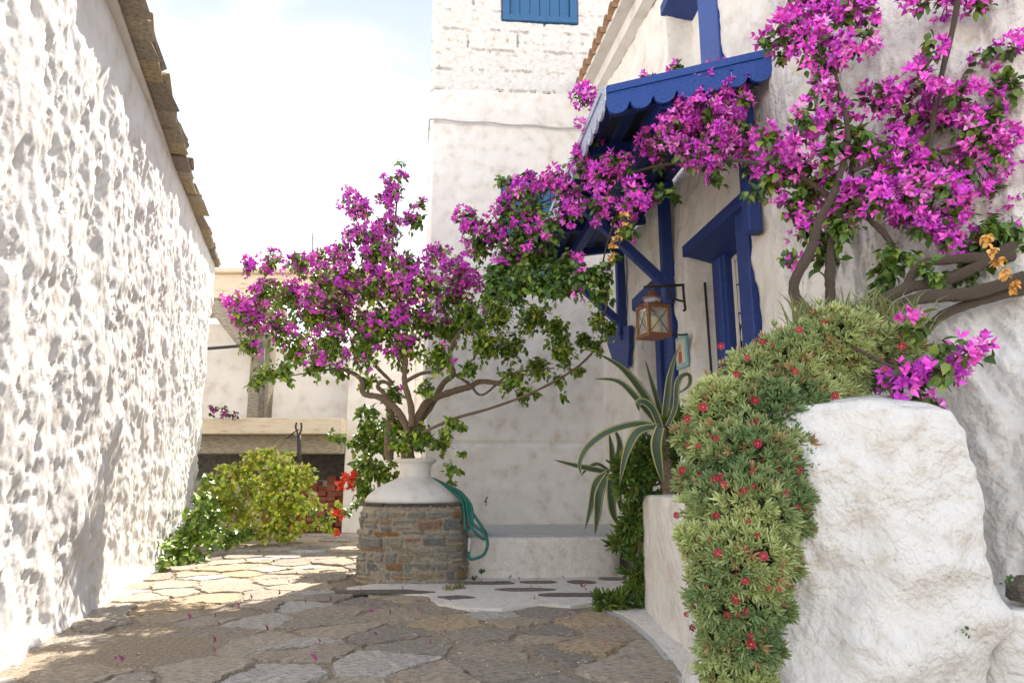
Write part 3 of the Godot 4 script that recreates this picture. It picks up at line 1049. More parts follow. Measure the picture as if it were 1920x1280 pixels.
	box.call(Vector3(3.47, 2.365, 0.05), Vector3(3.53, 2.43, 0.06), "picture", mat(lin(0.55, 0.33, 0.06), 0.3), pt)
	var pg := new_st()
	bar(pg, Vector3(5.280, 3.167, 0.030), Vector3(5.273, 2.945, 0.030), 0.05, 0.06)
	tag(in_frame(put(pg, "wall_peg", M.greybark)), "weathered wooden strip on the wall right of the blue window", "wood strip")
	# wing of the house that faces the alley mouth
	var wg := thing("side_wing", "rough white wall facing the viewer behind the bougainvillea at right", "wall")
	var plan := spline([Vector3(1.94, 0, -4.75), Vector3(2.01, 0, -4.25), Vector3(2.2, 0, -3.92), Vector3(2.6, 0, -3.62), Vector3(3.2, 0, -3.3), Vector3(4.2, 0, -2.9)], 12)
	hang(sheet(200, 260, func(a, b):
		var t: float = a * (plan.size() - 1.001)
		var p: Vector3 = plan[int(t)].lerp(plan[int(t) + 1], t - int(t))
		var y := lerpf(-0.05, 6.8, b)
		p.z += 0.62 * smoothstep(2.5, 1.15, y) * smoothstep(1.95, 2.3, p.x)
		var w := n.get_noise_2d(t * 0.12 + 20, y * 1.2) * 0.1 + f.get_noise_2d(t * 0.07 + 40, y * 0.6) * 0.05 + f.get_noise_2d(t * 0.2 + 3, y * 1.7) * 0.014
		return p + Vector3(-0.55, 0, 0.83) * w * clampf(t / 8.0, 0, 1) + Vector3(0, y, 0), Vector3.BACK), "wall", M.lump, wg)
	st = new_st()
	box_mesh(st, Vector3(2.9, 0, -8), Vector3(8, 6.7, -3.9), 0.03)
	put(st, "inner_walls", M.plain, wg)

# ---------------------------------------------------------------- bench, planter walls, steps
func v2(a: Array) -> Array:
	return a.map(func(p): return Vector2(p[0], p[1]))

func build_planters() -> void:
	var n := noise(1.7, 1, 4, 61)
	var big := noise(1.5, 1, 3, 62)
	var rim := func(h: float, r: float) -> Array: return [[0.0, -0.05], [0.0, h * 0.35], [0.0, h * 0.7], [0.0, h - r], [0.012, h - r * 0.35], [0.03, h - r * 0.08], [0.08, h], [0.4, h + 0.005], [0.7, h + 0.005], [1.0, h + 0.005]]
	var be := thing("built_in_bench", "low whitewashed bench built against the tall house, grey on top", "bench")
	var path := rounded(v2([[-0.62, -8.0], [1.26, -8.13], [1.45, -10.4], [-0.9, -10.3]]), 3)
	hang(loft(path, rim.call(0.47, 0.05), 160, 60, 0.03, n), "bench_body", M.limed, be)
	var st := new_st()
	slab(st, [Vector3(-0.5, 0.474, -8.16), Vector3(1.2, 0.474, -8.27), Vector3(1.34, 0.474, -10.2), Vector3(-0.75, 0.474, -10.1)], Vector3(0, 0.012, 0))
	put(st, "bench_top", M.limegrey, be)
	# long low wall that holds the planting bed along the house
	var lw := thing("planter_wall", "smooth low whitewashed wall of the raised bed beside the bench", "wall")
	path = rounded(v2([[1.12, -6.42], [1.1, -5.2], [1.13, -3.9], [1.2, -3.3], [2.0, -3.4], [1.95, -5.5], [1.72, -6.5]]), 3)
	hang(loft(path, rim.call(0.98, 0.1), 200, 60, 0.035, n), "wall", M.white, lw)
	# the terrace behind, from the low wall to the house
	st = new_st()
	box_mesh(st, Vector3(1.5, 0, -9.9), Vector3(1.95, 0.9, -6.4), 0.04)
	kind(put(st, "terrace", M.limed), "structure")
	# lumpy buttress nearest the viewer
	var bu := thing("lumpy_buttress", "massive lumpy whitewashed planter wall at lower right, nearest the viewer", "wall")
	path = rounded(v2([[1.0, -3.95], [0.98, -3.35], [1.08, -2.9], [1.45, -2.8], [1.83, -2.88], [1.92, -3.3], [1.95, -3.9], [1.5, -4.1]]), 3)
	var prof := [[-0.1, -0.1], [-0.06, 0.3], [-0.02, 0.6], [0.0, 0.9], [0.0, 1.15], [0.02, 1.3], [0.06, 1.38], [0.14, 1.42], [0.5, 1.45], [1.0, 1.46]]
	var cob := noise(2.1, 2, 1, 66)
	cob.cellular_return_type = FastNoiseLite.RETURN_DISTANCE
	hang(loft(path, prof, 300, 200, 0.13, big, true, cob, 0.07), "wall", M.lump, bu)
	# ledge and loose stones at the right edge
	var le := thing("white_ledge", "whitewashed stone ledge against the wall in the lower right corner", "ledge")
	path = rounded(v2([[1.82, -2.72], [3.2, -2.7], [3.2, -3.7], [1.86, -3.7]]), 2)
	hang(loft(path, rim.call(0.62, 0.06), 120, 50, 0.06, n), "wall", M.lump, le)
	for k in 3:
		st = new_st()
		st.set_color([Color(0.2, 0.17, 0.14), Color(0.26, 0.2, 0.15), Color(0.17, 0.15, 0.13)][k])
		bx(st, Transform3D(Basis(Vector3.UP, 0.3 * k), Vector3(1.97 + 0.075 * k, 0.68 + 0.012 * (k % 2), -2.8 - 0.05 * (k % 2))), Vector3(0.085, 0.075, 0.11), 0.016, 0.014)
		tag(put(st, "loose_stone", M.stone), ["small dark stone at the left end of the row on the white ledge", "brown stone between two others on the white ledge", "dark stone at the right end of the row on the white ledge"][k], "stone", "loose stones on the white ledge")

# ---------------------------------------------------------------- blue canopy over the door
func build_canopy() -> void:
	var o := in_frame(thing("door_canopy", "dark blue wooden canopy with scalloped edges over the house door", "canopy"))
	var u0 := 1.3
	var u1 := 5.6
	var at := func(u: float, t: float, lift := 0.0) -> Vector3: return Vector3(u - 0.32 * t * smoothstep(4.4, 5.5, u), lerpf(4.23, 4.05, t) + lift, lerpf(0.02, 1.17, t))
	var st: SurfaceTool
	for k in 11:
		st = new_st()
		var a := k / 11.0
		var b := (k + 1) / 11.0 - 0.004
		slab(st, [at.call(u0, a), at.call(u1, a), at.call(u1, b), at.call(u0, b)], Vector3(0, 0.022, 0))
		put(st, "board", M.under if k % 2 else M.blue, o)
	for k in 5:
		var u := lerpf(u0 + 0.1, u1 - 0.16, k / 4.0)
		st = new_st()
		bar(st, at.call(u, 0.0, -0.06), at.call(u, 0.97, -0.06), 0.07, 0.1)
		put(st, "rafter", M.blue, o)
	st = new_st()
	bar(st, at.call(u0, 0.62, -0.14), at.call(u1 - 0.05, 0.62, -0.14), 0.1, 0.12)
	put(st, "purlin", M.blue, o)
	# near end board and its scallops
	st = new_st()
	slab(st, [at.call(u1 + 0.003, -0.02, 0.06), at.call(u1 + 0.003, 1.02, 0.06), at.call(u1 + 0.003, 1.02, 0.0), at.call(u1 + 0.003, -0.02, 0.0)], Vector3(0.035, 0, 0))
	put(st, "edge_board", M.bluetop, o)
	st = new_st()
	valance(st, at.call(u1 + 0.003, 1.02, -0.002), at.call(u1 + 0.003, -0.02, -0.002), 7, 0.1, 0.085, Vector3(0.022, 0, 0))
	put(st, "end_valance", M.bluetop, o)
	st = new_st()
	slab(st, [at.call(u0, 1.03, 0.06), at.call(u1 + 0.03, 1.03, 0.06), at.call(u1 + 0.03, 1.03, 0.0), at.call(u0, 1.03, 0.0)], Vector3(0, 0, 0.035))
	put(st, "edge_board", M.bluepale, o)  # paleness stands in for light reflected from the sunlit wall opposite
	st = new_st()
	valance(st, at.call(u0, 1.03, -0.002), at.call(u1 + 0.03, 1.03, -0.002), 20, 0.07, 0.1, Vector3(0, 0, 0.022))
	put(st, "front_valance", M.bluepale, o)  # same pale tone, reflected light put into the colour
	# three brackets: wall post, strut
	for u in [5.28, 3.28, 1.42]:
		st = new_st()
		bx(st, Transform3D(Basis(), Vector3(u, 3.55, 0.075)), Vector3(0.12, 1.2, 0.11), 0.012)
		put(st, "post", M.blue, o)
		if u > 5.0:
			continue
		st = new_st()
		bar(st, Vector3(u, 3.12, 0.1), Vector3(u, 3.98, 1.0), 0.095, 0.1, Vector3.RIGHT)
		put(st, "strut", M.blue, o)
		st = new_st()
		bx(st, Transform3D(Basis(Vector3.UP, 0.0), Vector3(u, 2.94, 0.075)), Vector3(0.1, 0.1, 0.09), 0.03)
		put(st, "bracket_foot", M.blue, o)

# ---------------------------------------------------------------- lantern
func build_lantern() -> void:
	var br := thing("lantern_bracket", "rusty iron wall bracket that carries the copper lantern", "bracket")
	var z0 := 6.35
	var st := new_st()
	tube(st, [Vector3(1.255, 2.896, -6.350), Vector3(1.664, 2.960, -6.500)], 0.014, 0.014, 6)
	put(st, "arm", M.rust, br)
	st = new_st()
	tube(st, spline([Vector3(1.664, 2.971, -6.500), Vector3(1.665, 2.875, -6.500), Vector3(1.670, 2.768, -6.500), Vector3(1.673, 2.715, -6.500), Vector3(1.652, 2.704, -6.500)], 4), 0.014, 0.012, 6)
	put(st, "wall_plate", M.rust, br)
	st = new_st()
	tube(st, spline([Vector3(1.484, 2.916, -6.420), Vector3(1.516, 2.848, -6.440), Vector3(1.580, 2.805, -6.460), Vector3(1.666, 2.795, -6.500)], 4), 0.011, 0.011, 6)
	put(st, "curl", M.rust, br)
	st = new_st()
	tube(st, [Vector3(1.387, 2.411, -6.350), Vector3(1.519, 2.442, -6.400), Vector3(1.681, 2.468, -6.500)], 0.011, 0.008, 6)
	put(st, "stay", M.rust, br)
	var o := thing("copper_lantern", "square copper lantern with crossed wires over glass and a candle inside", "lantern")
	o.position = Vector3(1.316, 2.390, -6.300)
	o.rotation.y = 0.32
	var w := 0.205
	var h := 0.3
	var frame := new_st()
	for x in [-1, 1]:
		for z in [-1, 1]:
			box_mesh(frame, Vector3(x * w * 0.5 - 0.014, 0.0, z * w * 0.5 - 0.014), Vector3(x * w * 0.5 + 0.014, h, z * w * 0.5 + 0.014), 0.004)
	for y in [0.017, h - 0.01]:
		for s in [-1, 1]:
			bx(frame, Transform3D(Basis(), Vector3(0, y, s * w * 0.5)), Vector3(w + 0.035, 0.036, 0.034), 0.004)
			bx(frame, Transform3D(Basis(), Vector3(s * w * 0.5, y + 0.002, 0)), Vector3(0.033, 0.036, w - 0.04), 0.004)
	bx(frame, Transform3D(Basis(), Vector3(0, 0.012, 0)), Vector3(w, 0.02, w), 0.003)
	put(frame, "frame", M.copper, o)
	for k in 4:
		var b := Basis(Vector3.UP, k * PI / 2)
		var gl := new_st()
		bx(gl, Transform3D(b, b * Vector3(0, h * 0.5, w * 0.5)), Vector3(w - 0.03, h - 0.05, 0.002), 0.0004)
		put(gl, "pane", M.glass, o)
		var wr := new_st()
		tube(wr, [b * Vector3(-w * 0.42, 0.05, w * 0.5 + 0.012), b * Vector3(w * 0.42, h - 0.04, w * 0.5 + 0.012)], 0.0035, 0.0035, 5)
		tube(wr, [b * Vector3(w * 0.42, 0.05, w * 0.5 + 0.016), b * Vector3(-w * 0.42, h - 0.04, w * 0.5 + 0.016)], 0.0035, 0.0035, 5)
		put(wr, "wire", M.rust, o)
	var rf := new_st()
	lathe(rf, [Vector2(0.15, h), Vector2(0.15, h + 0.01), Vector2(0.09, h + 0.035), Vector2(0.088, h + 0.045)], 4)
	put(rf, "roof", M.copper, o)
	var bd := new_st()
	lathe(bd, [Vector2(0.08, h + 0.03), Vector2(0.08, h + 0.075)], 24)
	put(bd, "collar", M.bluepale, o)
	rf = new_st()
	lathe(rf, [Vector2(0.0, h + 0.072), Vector2(0.095, h + 0.072), Vector2(0.09, h + 0.09), Vector2(0.04, h + 0.112), Vector2(0.034, h + 0.15), Vector2(0.0, h + 0.155)], 24)
	put(rf, "cap", M.copper, o)
	var rg := new_st()
	tube(rg, spline([Vector3(-0.02, h + 0.15, 0), Vector3(-0.024, h + 0.2, 0), Vector3(0.0, h + 0.235, 0), Vector3(0.024, h + 0.2, 0), Vector3(0.02, h + 0.15, 0)], 4), 0.006, 0.006, 6)
	put(rg, "ring", M.rust, o)
	var cd := new_st()
	lathe(cd, [Vector2(0.0, 0.2), Vector2(0.062, 0.2), Vector2(0.066, 0.19), Vector2(0.066, 0.03)], 20)
	put(cd, "candle", M.candle, o)

# ---------------------------------------------------------------- stone pedestal, jar, hose
func build_pedestal() -> void:
	var o := thing("stone_pedestal", "round pedestal of coloured rubble stones carrying the white jar", "pedestal")
	var cx := -1.11
	var cz := -8.24
	var shape := func(a: float, k: float) -> Vector2:
		var c := cos(a)
		var s := sin(a)
		var r := 0.585 / pow(pow(absf(c), 3.4) + pow(absf(s), 3.4), 1.0 / 3.4)
		return Vector2(cx + c * r * k, cz + s * r * k)
	var path := []
	for k in 64:
		path.append(shape.call(TAU * k / 64.0, 1.0))
	var n := noise(6.0, 1, 3, 71)
	hang(loft(path, [[-0.03, -0.05], [-0.02, 0.2], [0.0, 0.6], [0.012, 0.8], [0.02, 0.835], [0.06, 0.842], [0.5, 0.845], [1.0, 0.845]], 160, 50, 0.02, n), "mortar_core", M.bed, o)
	var y := 0.0
	var tones := [Color(0.5, 0.49, 0.43), Color(0.62, 0.57, 0.47), Color(0.41, 0.42, 0.4), Color(0.68, 0.6, 0.46), Color(0.54, 0.53, 0.45), Color(0.7, 0.58, 0.4), Color(0.62, 0.36, 0.16), Color(0.66, 0.42, 0.29), Color(0.58, 0.42, 0.18)]
	while y < 0.74:
		var h := R.randf_range(0.06, 0.115)
		var a := -0.55 + R.randf() * 0.2
		while a < PI + 0.65:
			var l := R.randf_range(0.1, 0.3)
			var p0: Vector2 = shape.call(a, 1.0)
			var da := 0.02
			while p0.distance_to(shape.call(a + da, 1.0)) < l:
				da += 0.02
			var p1: Vector2 = shape.call(a + da, 1.0)
			var k := 1.025 - 0.035 * (y / 0.85)
			var m: Vector2 = shape.call(a + da * 0.5, k)
			var t := (p1 - p0).normalized()
			var b := Basis(Vector3(t.x, 0, t.y), Vector3.UP, Vector3(t.x, 0, t.y).cross(Vector3.UP))
			var st := new_st()
			var tone: Color = tones[R.randi() % (6 if R.randf() < 0.66 else 9)]
			st.set_color(tone)
			var split := R.randf() < 0.22 and h > 0.085
			var hh := h * (0.48 if split else 1.0)
			bx(st, Transform3D(b * Basis(Vector3.BACK, R.randf_range(-0.05, 0.05)), Vector3(m.x, y + hh * 0.5 + R.randf_range(-0.012, 0.012), m.y) - b.z * R.randf_range(0.03, 0.05) * signf(b.z.dot(Vector3(m.x - cx, 0, m.y - cz)))), Vector3(l - R.randf_range(0.006, 0.03), (hh - 0.008) * R.randf_range(0.82, 1.12), 0.11), 0.014, 0.02)
			put(st, "stone", M.stone, o)
			if split:
				st = new_st()
				st.set_color(tones[R.randi() % 9])
				bx(st, Transform3D(b, Vector3(m.x, y + h * 0.75, m.y) - b.z * 0.045 * signf(b.z.dot(Vector3(m.x - cx, 0, m.y - cz)))), Vector3(l - 0.02, h * 0.46, 0.11), 0.012, 0.012)
				put(st, "stone", M.stone, o)
			a += da
		y += h
	# thin slates under the jar
	var a2 := -0.5
	while a2 < PI + 0.6:
		var p: Vector2 = shape.call(a2, 0.94)
		var q: Vector2 = shape.call(a2 + 0.28, 0.94)
		var t := (q - p).normalized()
		var st := new_st()
		st.set_color([Color(0.2, 0.18, 0.15), Color(0.27, 0.23, 0.17)][R.randi() % 2])
		bx(st, Transform3D(Basis(Vector3(t.x, 0, t.y), Vector3.UP, Vector3(t.x, 0, t.y).cross(Vector3.UP)), Vector3((p.x + q.x) * 0.5, 0.838, (p.y + q.y) * 0.5)), Vector3(p.distance_to(q) - 0.01, 0.035, 0.13), 0.008, 0.012)
		put(st, "slate", M.stone, o)
		a2 += 0.28
	var jar := thing("white_jar", "big white clay jar with a narrow neck on the stone pedestal", "jar")
	var st := new_st()
	var wob := noise(1.5, 1, 2, 73)
	var prof := [Vector2(0.0, 0.85), Vector2(0.56, 0.85), Vector2(0.565, 0.875), Vector2(0.53, 0.93), Vector2(0.45, 1.0), Vector2(0.34, 1.06), Vector2(0.245, 1.1), Vector2(0.205, 1.125), Vector2(0.19, 1.15), Vector2(0.186, 1.2), Vector2(0.186, 1.26), Vector2(0.2, 1.285), Vector2(0.232, 1.3), Vector2(0.245, 1.318), Vector2(0.24, 1.34), Vector2(0.21, 1.342), Vector2(0.175, 1.31), Vector2(0.165, 1.15), Vector2(0.0, 1.14)]
	lathe(st, prof, 56, Vector3(cx - 0.02, 0.005, cz), wob, 0.02)
	put(st, "body", M.clay, jar)
	st = new_st()
	lathe(st, [Vector2(0.0, 1.29), Vector2(0.172, 1.27)], 24, Vector3(cx - 0.02, 0, cz))
	put(st, "soil", M.soil, jar)
	var hs := thing("garden_hose", "coiled green garden hose hanging off the pedestal by the jar", "hose")
	st = new_st()
	tube(st, spline([Vector3(-0.927, 1.118, -8.300), Vector3(-0.763, 1.052, -8.100), Vector3(-0.586, 0.954, -7.950), Vector3(-0.440, 0.755, -7.850), Vector3(-0.319, 0.588, -7.800), Vector3(-0.278, 0.515, -7.800), Vector3(-0.318, 0.476, -7.800), Vector3(-0.435, 0.588, -7.800), Vector3(-0.493, 0.755, -7.850), Vector3(-0.510, 0.897, -7.900), Vector3(-0.469, 0.726, -7.850), Vector3(-0.407, 0.616, -7.800), Vector3(-0.300, 0.535, -7.750), Vector3(-0.264, 0.424, -7.750), Vector3(-0.308, 0.317, -7.720), Vector3(-0.426, 0.275, -7.700), Vector3(-0.466, 0.302, -7.700), Vector3(-0.456, 0.363, -7.700)], 6), 0.017, 0.017, 8)
	tube(st, spline([Vector3(-0.909, 1.106, -8.250), Vector3(-0.692, 0.994, -8.000), Vector3(-0.542, 0.840, -7.860), Vector3(-0.511, 0.588, -7.800), Vector3(-0.443, 0.614, -7.820), Vector3(-0.447, 0.812, -7.850), Vector3(-0.562, 0.954, -7.950), Vector3(-0.666, 1.011, -8.050)], 6), 0.017, 0.017, 8)
	put(st, "tube", M.hose, hs)
	st = new_st()
	tube(st, [Vector3(-0.456, 0.352, -7.700), Vector3(-0.453, 0.493, -7.720)], 0.02, 0.017, 8)
	put(st, "nozzle", M.limegrey, hs)

# ---------------------------------------------------------------- agaves
func build_agaves() -> void:
	var edge := Color(0.5, 0.46, 0.17)
	var mid := Color(0.06, 0.105, 0.055)
	var big := thing("variegated_agave", "large yellow edged agave with arching leaves in front of the blue door", "agave", "variegated agaves")
	for l in [[[Vector3(1.256, 1.552, -5.900), Vector3(1.117, 1.824, -5.900), Vector3(0.942, 2.046, -5.900), Vector3(0.733, 2.177, -5.900)], 0.105], [[Vector3(1.215, 1.532, -5.750), Vector3(1.064, 1.730, -5.750), Vector3(0.892, 1.904, -5.750), Vector3(0.687, 1.931, -5.750)], 0.085], [[Vector3(1.322, 1.558, -6.100), Vector3(1.284, 1.769, -6.100), Vector3(1.235, 1.958, -6.100), Vector3(1.190, 2.155, -6.100)], 0.06], [[Vector3(1.283, 1.543, -5.900), Vector3(1.325, 1.792, -5.900), Vector3(1.362, 1.999, -5.900), Vector3(1.442, 2.228, -5.900)], 0.07], [[Vector3(1.297, 1.544, -5.800), Vector3(1.366, 1.691, -5.800), Vector3(1.388, 1.871, -5.800), Vector3(1.432, 1.957, -5.800), Vector3(1.496, 1.970, -5.800), Vector3(1.497, 1.893, -5.800), Vector3(1.435, 1.835, -5.800), Vector3(1.335, 1.799, -5.800)], 0.055], [[Vector3(1.192, 1.512, -5.600), Vector3(1.137, 1.658, -5.600), Vector3(1.062, 1.722, -5.600), Vector3(1.018, 1.701, -5.600), Vector3(1.029, 1.645, -5.600)], 0.09], [[Vector3(1.162, 1.513, -5.500), Vector3(0.990, 1.534, -5.500), Vector3(0.757, 1.471, -5.500), Vector3(0.595, 1.355, -5.500), Vector3(0.529, 1.231, -5.500), Vector3(0.540, 1.141, -5.500)], 0.075], [[Vector3(1.128, 1.498, -5.300), Vector3(1.090, 1.357, -5.300), Vector3(1.107, 1.198, -5.300), Vector3(1.131, 1.080, -5.300)], 0.1], [[Vector3(1.116, 1.505, -5.400), Vector3(0.970, 1.464, -5.400), Vector3(0.878, 1.301, -5.400), Vector3(0.822, 1.068, -5.400)], 0.085], [[Vector3(1.211, 1.543, -5.900), Vector3(1.082, 1.476, -5.900), Vector3(1.019, 1.364, -5.900), Vector3(0.992, 1.232, -5.900)], 0.06]]:
		var st := new_st()
		blade(st, l[0], l[1] * 0.88, Vector3(0.1, 0.6, 0.8), edge, mid)
		put(st, "leaf", M.agave, big)
	var small := thing("variegated_agave", "smaller yellow edged agave drooping over the end of the bench", "agave", "variegated agaves")
	for l in [[[Vector3(0.929, 1.170, -6.750), Vector3(0.766, 1.200, -6.750), Vector3(0.588, 1.240, -6.750), Vector3(0.399, 1.291, -6.750)], 0.085], [[Vector3(0.898, 1.168, -6.600), Vector3(0.786, 1.076, -6.600), Vector3(0.731, 0.858, -6.600), Vector3(0.673, 0.652, -6.600)], 0.085], [[Vector3(0.901, 1.158, -6.550), Vector3(0.807, 0.979, -6.550), Vector3(0.783, 0.788, -6.550), Vector3(0.759, 0.608, -6.550)], 0.1], [[Vector3(0.914, 1.158, -6.500), Vector3(0.904, 0.980, -6.500), Vector3(0.923, 0.790, -6.500), Vector3(0.996, 0.664, -6.500)], 0.1], [[Vector3(0.981, 1.177, -6.900), Vector3(0.981, 1.383, -6.900), Vector3(0.960, 1.555, -6.900)], 0.07], [[Vector3(1.007, 1.177, -6.900), Vector3(1.062, 1.435, -6.900), Vector3(1.004, 1.618, -6.900)], 0.08], [[Vector3(0.946, 1.181, -6.800), Vector3(0.824, 1.252, -6.800), Vector3(0.720, 1.201, -6.800), Vector3(0.668, 1.140, -6.800)], 0.05], [[Vector3(1.007, 1.171, -6.800), Vector3(1.095, 1.353, -6.800), Vector3(1.191, 1.430, -6.800)], 0.08], [[Vector3(0.948, 1.159, -6.600), Vector3(0.991, 0.954, -6.600), Vector3(1.007, 0.810, -6.600)], 0.08]]:
		var st := new_st()
		blade(st, l[0], l[1] * 0.85, Vector3(0.1, 0.6, 0.8), edge, mid)
		put(st, "leaf", M.agave, small)

# ---------------------------------------------------------------- bougainvilleas
const BRACT := [Color(1.0, 1.0, 1.0), Color(0.85, 0.7, 0.95), Color(1.05, 1.6, 1.0), Color(0.7, 0.6, 0.85), Color(1.05, 3.2, 1.1), Color(0.95, 0.9, 0.85), Color(0.8, 0.8, 1.0)]
const LEAF := [Color(0.07, 0.15, 0.02), Color(0.11, 0.2, 0.024), Color(0.045, 0.1, 0.016), Color(0.065, 0.135, 0.02), Color(0.19, 0.27, 0.035)]
const DRYC := [Color(0.72, 0.36, 0.07), Color(0.8, 0.5, 0.16)]

func flower_m() -> ArrayMesh:
	return tinted(flower_mesh(), Color(0.84, 0.09, 0.7))

func tinted(m: ArrayMesh, c: Color) -> ArrayMesh:   # bracts in c, the small tube at the end left pale
	var arr := m.surface_get_arrays(0)
	var v: PackedVector3Array = arr[Mesh.ARRAY_VERTEX]
	var col := PackedColorArray()
	for p in v:
		col.append(Color(0.8, 0.7, 0.5) if Vector2(p.x, p.z).length() < 0.03 and p.y > 0.1 else c)
	arr[Mesh.ARRAY_COLOR] = col
	var o := ArrayMesh.new()
	o.add_surface_from_arrays(Mesh.PRIMITIVE_TRIANGLES, arr)
	return o

